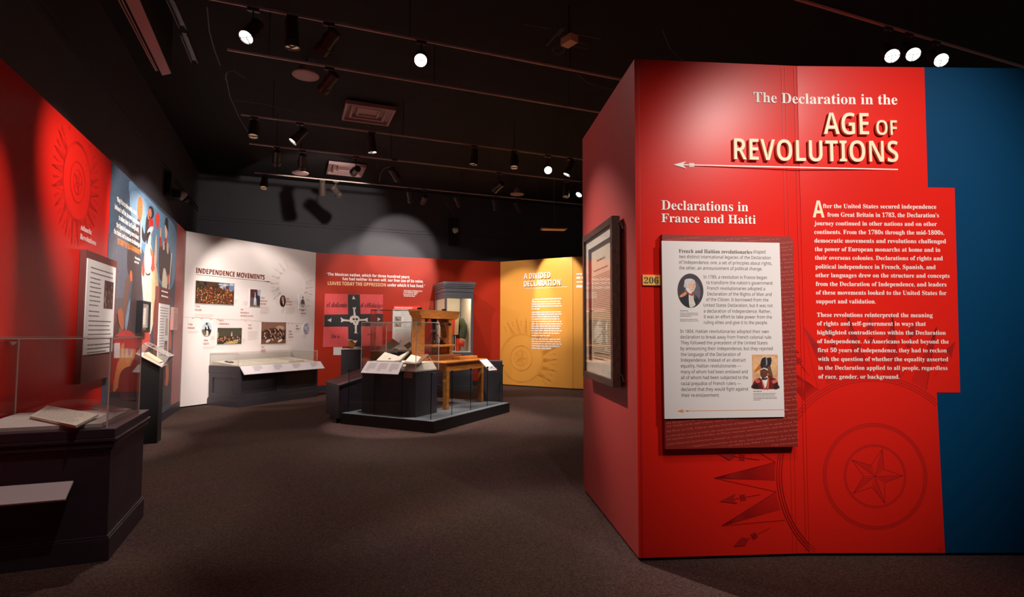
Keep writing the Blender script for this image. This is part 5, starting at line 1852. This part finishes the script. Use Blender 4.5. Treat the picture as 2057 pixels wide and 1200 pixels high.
# label at the barrier
q = [IM @ Vector(v) for v in ((1.70, 0.085, 0.735), (1.96, 0.085, 0.735), (2.0, 0.30, 0.905), (1.74, 0.30, 0.905))]
rl = root('label_sign', tuple(IM @ Vector((1.85, 0.104, 0.8))), 'small slanted white label fixed on the glass barrier before the oak table', 'label')
mb = MB()
mb.plate(q, 0.012)
obj('board', mb, M['label'], rl)
mb = MB(IM)
mb.tube([(1.84, 0.104, 0.79), (1.84, 0.15, 0.775), (1.84, 0.19, 0.79)], 0.006, 6)
obj('bracket', mb, M['black'], rl)

# ================================================================ GREY GLAZED CABINET WITH THE UNIFORM
KM = RW.mx()
kp = RW(3.1, 0.55)
rk = root('glazed_cabinet', (kp.x, kp.y, 0), 'tall grey glazed cabinet with a stepped cornice, against the red wall behind the press', 'cabinet')
a0, a1, d0, d1 = 2.775, 3.445, 0.03, 1.04
mb = MB(KM)
mb.box(a0 - 0.02, a1 + 0.02, -d1 - 0.02, -d0, 0, 0.12)
mb.box(a0, a1, -d1, -d0, 0.12, 0.88)
obj('base_cabinet', mb, M['grey'], rk, bevel=0.004)
mb = MB(KM)
for e, z0, z1 in ((0.0, 2.19, 2.27), (0.012, 2.27, 2.30), (0.006, 2.30, 2.36), (0.022, 2.36, 2.40), (0.034, 2.40, 2.44), (0.045, 2.44, 2.50)):
    mb.box(a0 - e, a1 + e, -d1 - e, -d0, z0, z1)
obj('cornice', mb, M['grey'], rk, bevel=0.004)
for x, y in ((a0, d1), (a1 - 0.045, d1), (a0, d0 + 0.045), (a1 - 0.045, d0 + 0.045)):
    mb = MB(KM)
    mb.box(x, x + 0.045, -y, -y + 0.045, 0.88, 2.19)
    obj('post', mb, M['grey'], rk)
mb = MB(KM)
mb.box(a0 + 0.045, a1 - 0.045, -d1, -d1 + 0.03, 2.12, 2.19)
mb.box(a0, a0 + 0.03, -d1 + 0.045, -d0 - 0.045, 2.12, 2.19)
obj('top_rail', mb, M['grey'], rk)
mb = MB(KM)
mb.box(a0 + 0.045, a1 - 0.045, -d0 - 0.02, -d0 - 0.005, 0.9, 2.19)
mb.box(a1 - 0.02, a1 - 0.005, -d1 + 0.05, -d0 - 0.05, 0.9, 2.19)
mb.box(a0 + 0.005, a1 - 0.022, -d1 + 0.005, -d0 - 0.022, 0.881, 0.90)
obj('lining', mb, M['liner'], rk)
mb = MB(KM)
mb.box(a0 + 0.046, a1 - 0.046, -d1 + 0.012, -d1 + 0.018, 0.9, 2.185)
mb.box(a0 + 0.012, a0 + 0.018, -d1 + 0.046, -d0 - 0.05, 0.9, 2.185)
obj('glazing', mb, M['glass'], rk)
mb = MB(KM)
mb.box(a0 + 0.1, a1 - 0.1, -d1 + 0.035, -d1 + 0.065, 2.15, 2.188)
cl = obj('case_lamp', mb, mat('case_lamp_light', (1, 1, 1, 1), 0.4, emit=(1.0, 0.82, 0.58, 1), estr=110.0), rk)

um = KM @ Matrix.Translation((3.085, -0.62, 0))
ru2 = root('uniform', tuple(um @ Vector((0, 0, 0.901))), 'military coat in green and orange red on a headless stand inside the grey cabinet', 'uniform')


def body(mb, rows, n=20):
    """rows: (z, cx, rx, ry)"""
    vs, fs = [], []
    for z, cx, rx, ry in rows:
        for j in range(n):
            a = 2 * pi * j / n
            vs.append((cx + rx * cos(a), ry * sin(a), z))
    for i in range(len(rows) - 1):
        for j in range(n):
            fs.append((i * n + j, i * n + (j + 1) % n, (i + 1) * n + (j + 1) % n, (i + 1) * n + j))
    fs.append(tuple(range(n - 1, -1, -1)))
    fs.append(tuple(range((len(rows) - 1) * n, len(rows) * n)))
    mb.solid(vs, fs)


mb = MB(um)
body(mb, [(1.26, 0.0, 0.15, 0.12), (1.36, 0.0, 0.16, 0.13), (1.5, -0.01, 0.18, 0.14), (1.6, -0.01, 0.185, 0.14), (1.68, 0.0, 0.16, 0.12), (1.72, 0.0, 0.09, 0.09), (1.77, 0.0, 0.07, 0.075)])
obj('coat_body', mb, M['green'], ru2, smooth=True)
mb = MB(um)
mb.plate([(-0.11, -0.16, 1.27), (-0.02, -0.175, 1.27), (0.0, -0.18, 1.66), (-0.10, -0.15, 1.64)], 0.02)
obj('lapel', mb, M['skirt'], ru2, bevel=0.006)
mb = MB(um)
mb.plate([(-0.018, -0.178, 1.28), (0.085, -0.16, 1.28), (0.10, -0.145, 1.68), (0.002, -0.175, 1.70)], 0.02)
obj('waistcoat', mb, M['beige'], ru2, bevel=0.006)
mb = MB(um)
mb.tube([(0.10, -0.06, 1.66), (0.17, -0.10, 1.60), (0.21, -0.15, 1.48), (0.215, -0.17, 1.36), (0.18, -0.2, 1.22), (0.15, -0.22, 1.12)], [0.06, 0.085, 0.085, 0.078, 0.068, 0.06], 14)
obj('sleeve', mb, M['green'], ru2, smooth=True)
mb = MB(um)
mb.tube([(0.155, -0.215, 1.14), (0.13, -0.235, 1.02)], [0.068, 0.072], 14)
obj('cuff', mb, M['skirt'], ru2, smooth=True)
mb = MB(um)
mb.tube([(0.17, -0.205, 1.17), (0.153, -0.217, 1.13)], 0.071, 14)
obj('cuff_band', mb, M['beige'], ru2, smooth=True)
mb = MB(um)
body(mb, [(0.91, 0.02, 0.13, 0.11), (1.05, 0.01, 0.15, 0.12), (1.2, 0.0, 0.16, 0.125), (1.27, 0.0, 0.15, 0.12)])
obj('breeches', mb, M['maroon'], ru2, smooth=True)
for x, w in ((-0.12, 0.05), (0.03, 0.09)):
    mb = MB(um)
    mb.plate([(x, -0.16, 0.905), (x + w, -0.17, 0.905), (x + w * 0.8, -0.145, 1.2), (x + w * 0.1, -0.14, 1.2)], 0.015)
    obj('coat_tail', mb, M['skirt'], ru2)
for x in (-0.05, 0.005):
    mb = MB(um)
    mb.tube([(x, -0.178, 0.903), (x, -0.178, 1.26)], 0.008, 8)
    obj('stand_rod', mb, M['paper2'], ru2)

# ================================================================ CEILING: tracks, spotlights, vents, discs, cameras
A22 = radians(21.8)
TW = (('nearest', ((2.414, 4.754), (4.55, 5.608))), ('second', ((-2.608, 4.834), (1.228, 6.368))), ('third', ((-2.977, 5.711), (1.165, 7.368))), ('fourth', ((-3.689, 7.49), (1.188, 9.441))), ('fifth', ((-4.137, 8.688), (1.399, 10.902))), ('farthest', ((-4.81, 10.332), (1.606, 12.898))))
for i, (nm, ((xa, ya), (xb, yb))) in enumerate(TW):
    ext = (0.0, 3.0, 3.2, 3.0, 2.0, 1.6)[i]
    xa2, ya2 = (xa, ya) if i != 0 else (xa - 0.3, ya - 0.12)
    xb2, yb2 = xb + cos(A22) * (1.2 if i == 0 else 0.35), yb + sin(A22) * (1.2 if i == 0 else 0.35)
    if i in (0, 1):
        xa2, ya2 = xa - cos(A22) * 0.5, ya - sin(A22) * 0.5
    d = Vector((xb2 - xa2, yb2 - ya2, 0))
    r = root('lighting_track', (xa2, ya2, 4.3), nm + ' of the six long lighting tracks hanging below the black ceiling' if i not in (0,) else 'short stretch of lighting track above the right end of the red block', 'lighting track')
    TMX = Matrix.Translation((xa2, ya2, 4.3)) @ Matrix.Rotation(math.atan2(d.y, d.x), 4, 'Z')
    mb = MB(TMX)
    mb.box(0, d.length, -0.009, 0.009, 0.0, 0.02)
    obj('rail', mb, M['track'], r)
    k = 0.4
    while k < d.length:
        mb = MB(TMX)
        mb.tube([(k, 0, 0.02), (k, 0, 0.55)], 0.006, 6)
        obj('hanger', mb, M['lampbody'], r)
        k += 1.8

# one spotlight, then copies
SP = {}
mb = MB()
mb.lathe([(0.004, 0.0), (0.05, 0.0), (0.058, -0.012), (0.058, -0.19), (0.066, -0.20), (0.066, -0.262), (0.061, -0.262), (0.061, -0.236), (0.004, -0.236)], 22)
SP['housing'] = mb.mesh('housing', [M['lampbody']], smooth=False)
mb = MB()
mb.lathe([(0.0005, -0.246), (0.06, -0.246), (0.06, -0.2375), (0.0005, -0.2375)], 22)
SP['lens'] = mb.mesh('lens', [M['lens']])
SP['dim'] = mb.mesh('lens', [M['dimlens']])
mb = MB()
mb.box(-0.06, 0.06, -0.0025, 0.0025, -0.262, -0.247)
mb.box(-0.0025, 0.0025, -0.06, 0.0, -0.262, -0.247)
SP['baffle'] = mb.mesh('baffle', [M['lampbody']])
mb = MB()
mb.tube([(-0.062, 0, -0.09), (-0.066, 0, 0.0), (-0.05, 0, 0.05), (0.05, 0, 0.05), (0.066, 0, 0.0), (0.062, 0, -0.09)], 0.006, 6)
SP['yoke'] = mb.mesh('yoke', [M['lampbody']])
mb = MB()
mb.tube([(0, 0, 0), (0, 0, 1)], 0.008, 8)
SP['stem'] = mb.mesh('stem', [M['lampbody']])
mb = MB()
mb.box(-0.05, 0.05, -0.016, 0.016, -0.03, 0.0)
SP['adapter'] = mb.mesh('adapter', [M['lampbody']])


def lamp(name, loc, target, watts, size, blend=0.35, col=WARM, rad=0.03):
    l = bpy.data.lights.new(name, 'SPOT')
    l.energy = watts
    l.spot_size = radians(size)
    l.spot_blend = blend
    l.color = col
    l.shadow_soft_size = rad
    o = bpy.data.objects.new(name, l)
    C.objects.link(o)
    o.location = loc
    o.rotation_euler = (Vector(target) - Vector(loc)).to_track_quat('-Z', 'Y').to_euler()
    return o


def spotlight(pos, target, label, watts=0.0, size=40, dim=False, blend=0.4):
    """pos: middle of the lens; the head hangs from the track above"""
    p = Vector(pos)
    d = (Vector(target) - p).normalized()
    piv = p - d * 0.13
    piv.z = min(piv.z, 4.14)
    r = root('spotlight', piv, label, 'spotlight', 'track spotlights')
    q = d.to_track_quat('-Z', 'Y').to_euler()
    off = Matrix.Translation(-d * -0.0)
    for nm in ('housing', 'lens', 'baffle'):
        o = bpy.data.objects.new(nm, SP['dim' if nm == 'lens' and dim else nm])
        C.objects.link(o)
        o.parent = r
        o.location = -d * 0.12
        o.rotation_euler = q
    o = bpy.data.objects.new('yoke', SP['yoke'])
    C.objects.link(o)
    o.parent = r
    o.rotation_euler = (0, 0, math.atan2(d.y, d.x) + pi / 2)
    o = bpy.data.objects.new('stem', SP['stem'])
    C.objects.link(o)
    o.parent = r
    o.location = (0, 0, 0.05)
    o.scale = (1, 1, max(0.02, 4.272 - piv.z - 0.05))
    o = bpy.data.objects.new('adapter', SP['adapter'])
    C.objects.link(o)
    o.parent = r
    o.location = (0, 0, 4.299 - piv.z)
    o.rotation_euler = (0, 0, A22)
    if watts > 0:
        l = lamp('spotlight_beam', piv + d * 0.17, target, watts, size, blend)
    return r



SPOTS = [
    (((-2.368, 4.861, 3.994)), (-2.9, 2.6, 0.9), 'lit spotlight high at the upper left, showing an oval white lens', 60, 45, False),
    (((-0.908, 5.403, 4.052)), (-0.35, 1.2, 1.0), 'glaring round spotlight facing the camera in the upper middle of the ceiling', 40, 40, False),
    (((-2.039, 5.067, 4.096)), (-1.9, 5.3, 0.0), 'dark spotlight pointing straight down, left of the two brown tilted ones on the second track', 40, 60, True),  # dark head; its downward beam is added to light the floor
    (((-1.835, 5.243, 4.063)), (-4.9, 7.4, 1.8), 'upper of the two brown tilted spotlights above the round ceiling disc', 240, 44, False),
    (((-2.124, 6.158, 4.104)), (-5.4, 8.7, 1.8), 'lower brown tilted spotlight just right of the round ceiling disc', 260, 46, False),
    (((-3.066, 7.729, 4.024)), (-4.4, 7.0, 2.1), 'tilted brass toned spotlight with a bright oval lens, left on the fourth track', 150, 50, False),
    (((-2.062, 8.144, 4.012)), (-1.75, 8.35, 0.9), 'spotlight with a bright oval lens pointing down, right of the large ceiling vent', 190, 34, False),
    (((-0.614, 8.708, 4)), (-0.9, 8.2, 0.0), 'dark cylinder spotlight on the fourth track, middle of its right half', 40, 60, True),  # dark head given an added beam to brighten the floor
    (((0.584, 9.083, 4.017)), (0.66, 4.6, 1.7), 'tilted spotlight with a bright lens, left one of the pair near the red block', 70, 40, False),
    (((0.92, 9.35, 4.027)), (-0.6, 9.2, 0.8), 'spotlight with a bright bluish lens, right one of the pair near the red block', 60, 44, False),
    (((-3.522, 7.506, 4.084)), (-3.0, 6.0, 0.0), 'amber glowing spotlight at the left end of the fourth track', 30, 60, True),
    (((-4.629, 10.339, 4.153)), (-4.0, 8.2, 0.0), 'amber glowing spotlight at the left end of the farthest track', 30, 60, True),
    (((0.028, 8.93, 4.158)), (0.0, 7.3, 0.0), 'amber glowing spotlight seen from below on the right of the fourth track', 50, 60, True),
    (((-3.803, 8.923, 4.053)), (-4.9, 11.2, 1.7), 'dark leaning spotlight at the left end of the fifth track', 150, 56, True),
    (((-3.447, 9.046, 4.009)), (-4.6, 11.0, 0.9), 'upright brown spotlight above the small round disc on the fifth track', 60, 50, True),
    (((-1.971, 9.539, 3.983)), (-0.6, 13.4, 1.7), 'spotlight pointing away on the fifth track, right of the small vent', 100, 34, False),
    (((-2.695, 9.403, 4.055)), (-4.95, 13.0, 3.9), 'brown tilted spotlight overlapping the farther ceiling vent on the fifth track', 60, 60, True),
    (((-0.336, 10.333, 3.998)), (-2.9, 13.3, 2.6), 'brown upright spotlight with two pale edges, on the right of the fifth track', 200, 36, True),
    (((1.036, 10.738, 3.978)), (0.7, 10.0, 0.0), 'brown upright spotlight at the right end of the fifth track', 130, 62, True),
    (((1.297, 10.826, 4.039)), (-0.6, 8.9, 0.8), 'spotlight with a white lens half hidden by the red block, on the fifth track', 70, 40, False),
    (((-3.699, 10.833, 4.024)), (-4.0, 12.2, 0.9), 'upright left one of the two cylinder spotlights left on the farthest track', 0, 60, False),
    (((-3.413, 10.976, 4.039)), (-2.3, 13.6, 2.3), 'leaning right one of the two cylinder spotlights left on the farthest track', 30, 55, True),
    (((-2.101, 11.496, 4.045)), (-1.9, 13.6, 1.5), 'upright cylinder spotlight in the middle of the farthest track', 30, 55, True),
    (((-1.872, 11.61, 4.061)), (-2.8, 13.85, 3.3), 'leaning cylinder spotlight just right of the upright one on the farthest track', 50, 48, True),
    (((-1.119, 11.89, 4.064)), (-0.2, 14.2, 2.2), 'leaning cylinder spotlight above the dark camera box on the farthest track', 40, 50, True),
    (((-0.35, 12.185, 4.045)), (0.1, 14.0, 1.6), 'leaning cylinder spotlight above the yellow wall on the farthest track', 70, 52, True),
    (((0.176, 12.374, 4.087)), (1.1, 13.5, 2.6), 'leaning spotlight with a bright lens above the yellow wall title', 130, 40, False),
    (((3.551, 5.132, 3.978)), (2.3, 1.9, 0.9), 'left one of the three glaring spotlights above the blue end of the block', 25, 40, False),
    (((3.825, 5.237, 4.046)), (2.7, 1.9, 1.0), 'middle one of the three glaring spotlights above the blue end of the block', 25, 40, False),
    (((4.204, 5.383, 4.086)), (3.0, 1.7, 1.2), 'right one of the three glaring spotlights above the blue end of the block', 25, 40, False),
]
GAIN = 2.8
for p, tg, lb, wts, sz, dim in SPOTS:
    spotlight(p, tg, lb, wts * GAIN, sz, dim)

# unseen beams without fixtures; some follow cast shadows, others are added to brighten
lamp('unseen_beam', (3.15, 0.05, 4.2), (2.25, 3.58, 2.0), 800, 46, 1.0)
lamp('unseen_beam', (0.85, 1.5, 4.2), (1.25, 3.55, 1.7), 100, 50, 1.0)
lamp('unseen_beam', (1.0, 0.3, 4.2), (1.35, 3.57, 1.6), 120, 32, 1.0)
lamp('unseen_beam', (-1.7, 3.6, 3.9), (-4.0, 5.3, 2.3), 750, 40, 1.0)
lamp('unseen_beam', (-1.35, 5.7, 4.2), (0.7, 4.15, 1.6), 900, 30, 1.0)
lamp('unseen_beam', (-1.8, 5.0, 4.2), (0.7, 4.1, 2.3), 100, 70, 1.0)  # added spill over the block's side, no fixture hangs here
lamp('unseen_beam', (0.4, 6.9, 4.2), (-0.75, 9.0, 0.9), 330, 34, 0.8)  # added to brighten the table front, no fixture hangs here
lamp('unseen_beam', (0.6, 10.2, 4.2), (0.8, 13.7, 0.35), 430, 60, 1.0)  # added to brighten the lower yellow wall, without a fixture
lamp('unseen_beam', (-1.35, 5.7, 4.2), (0.3, 3.8, 0.0), 240, 40, 1.0)
lamp('unseen_beam', (2.4, 0.9, 4.2), (2.0, 3.0, 0.0), 110, 48, 1.0)
lamp('unseen_beam', (-1.0, 2.4, 4.2), (-2.75, 3.85, 0.9), 120, 36, 0.6)
lamp('unseen_beam', (-0.6, 1.6, 4.2), (-0.6, 3.6, 0.0), 30, 90, 0.9)  # added wide floor fill

# ---- vents, discs, ducts
def vent(c, w, d, label):
    VM = Matrix.Translation(c) @ Matrix.Rotation(A22, 4, 'Z')
    r = root('ceiling_vent', c, label, 'vent')
    mb = MB(VM)
    for k, (f, z, t) in enumerate(((1.0, 0.0, 0.03), (0.72, 0.02, 0.03), (0.46, 0.035, 0.03))):
        a, b = w / 2 * f, d / 2 * f
        for x0, x1, y0, y1 in ((-a, a, -b, -b + t), (-a, a, b - t, b), (-a, -a + t, -b + t, b - t), (a - t, a, -b + t, b - t)):
            mb.box(x0, x1, y0, y1, z, z + 0.06)
    obj('rings', mb, M['vent'], r)
    mb = MB(VM)
    for f, g, z0, z1 in ((0.97, 0.74, 0.05, 0.02), (0.70, 0.48, 0.07, 0.035)):
        a, b, a2, b2 = w / 2 * f, d / 2 * f, w / 2 * g, d / 2 * g
        o_ = [(-a, -b), (a, -b), (a, b), (-a, b)]
        i_ = [(-a2, -b2), (a2, -b2), (a2, b2), (-a2, b2)]
        for k in range(4):
            j = (k + 1) % 4
            mb.face([(*o_[k], z0), (*o_[j], z0), (*i_[j], z1 + 0.055), (*i_[k], z1 + 0.055)])
    mb.box(-w * 0.2, w * 0.2, -d * 0.2, d * 0.2, 0.06, 0.07)
    obj('louvres', mb, M['vent'], r)
    return r


vent((-2.27, 8.67, 4.76), 0.74, 0.72, 'larger square stepped ceiling vent, nearer of the two')
vent((-3.54, 11.78, 4.76), 0.74, 0.84, 'smaller looking square stepped ceiling vent, farther of the two')
for (x, y, z), rr, lb in (((-2.62, 6.95, 4.6), 0.165, 'largest round flat ceiling disc, at the upper left above the vents'), ((-3.96, 10.35, 4.3), 0.15, 'round flat ceiling disc below the leaning spotlights at the left'),
                          ((0.11, 12.74, 4.5), 0.16, 'dim round ceiling disc above the right of the yellow wall')):
    r = root('ceiling_disc', (x, y, z), lb, 'ceiling speaker')
    mb = MB()
    mb.lathe([(rr * 0.97, 0.0), (rr, 0.006), (rr, 0.02), (rr * 0.6, 0.035), (rr * 0.4, 0.12), (rr * 0.3, 0.14)], 32, c=(x, y, z))
    obj('dish', mb, M['vent'], r)
    mb = MB()
    mb.lathe([(rr * 0.7, -0.002), (rr * 0.7, 0.001)], 32, c=(x, y, z))
    obj('grille', mb, M['beam'], r)
    mb = MB()
    mb.tube([(x, y, z + 0.14), (x, y, 4.85)], 0.008, 6)
    obj('hanger', mb, M['lampbody'], r)

# boxed beam and rails at the upper left
pts = [(-3.054, 4.277, 4), (-2.94, 4.276, 4), (-3.484, 5.602, 4), (-3.604, 5.648, 4)]
rb_ = root('boxed_beam', pts[3], 'long boxed beam with a pinkish underside at the upper left', 'beam')
mb = MB()
mb.prism([(p[0], p[1]) for p in pts], 4.0, 4.85)
for i, f in enumerate(mb.f):
    mb.m[i] = 0 if all(abs(mb.v[j][2] - 4.0) < 1e-4 for j in f) else 1  # pinkish light on the underside is put into its colour
obj('casing', mb, [M['beam'], M['black']], rb_)
for a, b in ((((-3.114, 4.29, 4)), ((-3.6, 5.537, 4))), (((-3.087, 4.29, 4)), ((-3.585, 5.537, 4)))):
    mb = MB()
    mb.tube([a, b], 0.006, 6)
    obj('edge_rail', mb, M['beam'], rb_)
for a, b, lb in ((((-3.031, 4.813, 4.3)), ((-3.196, 5.291, 4.3)), 'front length of the thin metal channel right of the boxed beam'), (((-3.262, 5.42, 4.3)), ((-3.477, 5.994, 4.3)), 'rear length of the thin metal channel right of the boxed beam')):
    MX = Matrix.Translation(a) @ Matrix.Rotation(math.atan2(b[1] - a[1], b[0] - a[0]), 4, 'Z')
    L_ = math.hypot(b[0] - a[0], b[1] - a[1])
    mb = MB(MX)
    for y in (-0.03, 0.03):
        mb.box(0, L_, y - 0.004, y + 0.004, 0, 0.03)
    mb.box(0, L_, -0.034, 0.034, 0.03, 0.036)
    tag(obj('cable_channel', mb, M['lampbody']), lb, 'cable channel')
for pts, rr, lb in (([(-2.854, 5.088, 4.4), (-3.051, 5.49, 4.4), (-3.203, 5.872, 4.4), (-3.333, 6.247, 4.4)], 0.006, 'thin hanging cable at the upper left of the tracks'),
                    ([(-3.575, 6.838, 4.5), (-3.453, 6.634, 4.5), (-3.349, 6.594, 4.5), (-3.319, 6.808, 4.5)], 0.005, 'short curled cable left of the round disc'),
                    ([(-3.505, 6.701, 4.5), (-3.782, 7.364, 4.5), (-4.004, 8.07, 4.5), (-4.15, 8.627, 4.5), (-4.258, 9.065, 4.5)], 0.006, 'long cable running down to the left end of the fourth track'),
                    ([(-3.777, 7.462, 4.5), (-3.457, 7.577, 4.5), (-3.17, 7.802, 4.5), (-2.933, 7.928, 4.5)], 0.005, 'thin cable between the second and third tracks at the left'),
                    ([(-2.576, 10.746, 4.25), (-2.426, 10.187, 4.25), (-2.266, 9.803, 4.25), (-2.14, 9.71, 4.25)], 0.006, 'short curved pale cable beside the downward spotlight on the fifth track'),
                    ([(1.49, 5.46, 4.4), (1.661, 5.806, 4.4), (1.841, 6.056, 4.4), (2.031, 6.219, 4.4)], 0.006, 'loose cable above the left part of the red block'),
                    ([(0.785, 6.668, 4.5), (0.936, 6.887, 4.5), (1.073, 6.972, 4.5), (1.296, 7.089, 4.5)], 0.005, 'loose cable above the left corner of the red block')):
    mb = MB()
    mb.tube(pts, rr, 6)
    tag(obj('cable', mb, M['cable']), lb, 'cable')

# junction box with conduits
jc = Vector(((0.595, 5.805, 4.45)))
r = root('junction_box', jc, 'pale lit junction box among dark pipes in the upper middle of the ceiling', 'junction box')
mb = MB(Matrix.Translation(jc) @ Matrix.Rotation(A22 + 0.25, 4, 'Z'))
mb.box(-0.05, 0.06, -0.08, 0.08, -0.02, 0.06)
obj('box', mb, mat('sand_metal', rgb(246, 204, 156), 0.5), r, bevel=0.004)
for pts in ([(0.099, 5.538, 4.5), (0.382, 5.621, 4.5)], [(0.638, 5.717, 4.5), (0.931, 5.825, 4.5)], [(0.668, 5.889, 4.5), (0.81, 5.952, 4.5)], [(0.65, 5.974, 4.5), (0.827, 6.038, 4.5)], [(0.368, 5.976, 4.5), (0.5, 5.62, 4.5)], [(0.471, 5.767, 4.5), (0.526, 5.63, 4.5)]):
    mb = MB()
    mb.tube(pts, 0.006, 6)
    obj('conduit', mb, M['cable'], r)
cc = Vector(((0.501, 6.009, 4.45)))
mb = MB()
mb.tube([cc + Vector((0.07 * cos(a), 0.07 * sin(a), 0.012 * sin(3 * a) + 0.002 * k)) for k, a in enumerate(2 * pi * i / 14 for i in range(30))], 0.006, 6)
obj('cable_coil', mb, M['cable'], r)
mb = MB()
mb.tube([jc + Vector((0, 0, 0.05)), (jc.x, jc.y, 4.85)], 0.012, 6)
obj('hanger', mb, M['lampbody'], r)

# flat hanging unit above the yellow wall
c = Vector(((0.915, 12.2, 3.601)))
r = root('hanging_panel', c, 'flat thin unit hung on a cable above the yellow wall', 'hanging unit')
mb = MB(Matrix.Translation(c) @ Matrix.Rotation(0.1, 4, 'Z'))
mb.box(-0.29, 0.27, -0.14, 0.14, 0.0, 0.035)
obj('case', mb, M['lampbody'], r, bevel=0.006)
mb = MB(Matrix.Translation(c) @ Matrix.Rotation(0.1, 4, 'Z'))
mb.box(-0.26, 0.24, -0.12, 0.12, -0.012, 0.0)
obj('underside', mb, M['tan'], r)
mb = MB()
mb.tube([c + Vector((0, 0, 0.03)), c + Vector((0.02, 0, 0.2)), c + Vector((0.0, 0, 0.5)), (c.x, c.y, 4.85)], 0.008, 6)
mb.tube([c + Vector((-0.05, 0, 0.03)), c + Vector((0.05, 0, 0.12)), c + Vector((0.01, 0, 0.4))], 0.005, 6)
obj('hanger_cable', mb, M['cable'], r)

# security cameras
cz = SB(6.2, 0.0, 3.85)
r = root('security_camera', cz, 'white dome security camera on a dark box above the red wall, over the cabinet', 'security camera')
bu = 6.12
mb = MB(SB.mx(bu, 0.0, 0.0))
mb.box(-0.12, 0.12, -0.12, 0.0, 3.55, 4.25)
obj('box', mb, M['black'], r)
mb = MB(SB.mx(bu, 0.0, 0.0))
mb.lathe([(0.03, 3.84), (0.06, 3.87), (0.075, 3.91), (0.075, 3.96), (0.06, 3.98)], 20, c=(0, -0.2, 0))
obj('dome', mb, M['plastic'], r, smooth=True)
mb = MB(SB.mx(bu, 0.0, 0.0))
mb.lathe([(0.015, 3.815), (0.04, 3.83), (0.045, 3.86)], 16, c=(0.02, -0.2, 0))
obj('camera_eye', mb, M['black'], r, smooth=True)
mb = MB(SB.mx(bu, 0.0, 0.0))
mb.tube([(0, -0.13, 4.2), (-0.05, -0.16, 4.35), (-0.25, -0.2, 4.6), (-0.35, -0.2, 4.8)], 0.008, 6)
obj('cable', mb, M['cable'], r)
LMX = SL.mx()
ub = 5.0
r = root('security_camera', SL(ub, 0.1, 3.6), 'white dome security camera on a black bracket high on the left wall', 'security camera')
mb = MB(LMX)
mb.box(ub - 0.25, ub + 0.1, -0.10, 0.0, 3.55, 3.95)
mb.box(ub - 0.1, ub + 0.1, -0.2, -0.1, 3.57, 3.7)
obj('bracket', mb, M['black'], r)
mb = MB(LMX)
mb.tube([(ub, -0.19, 3.63), (ub + 0.02, -0.24, 3.62), (ub + 0.03, -0.27, 3.60)], [0.07, 0.085, 0.06], 16)
obj('collar', mb, M['plastic'], r, smooth=True)
mb = MB(LMX)
mb.lathe([(0.01, 3.52), (0.045, 3.535), (0.06, 3.57), (0.05, 3.61)], 16, c=(ub + 0.03, -0.27, 0))
obj('dome', mb, M['black'], r, smooth=True)

bpy.data.objects.remove(_to)
bpy.data.curves.remove(_tc)
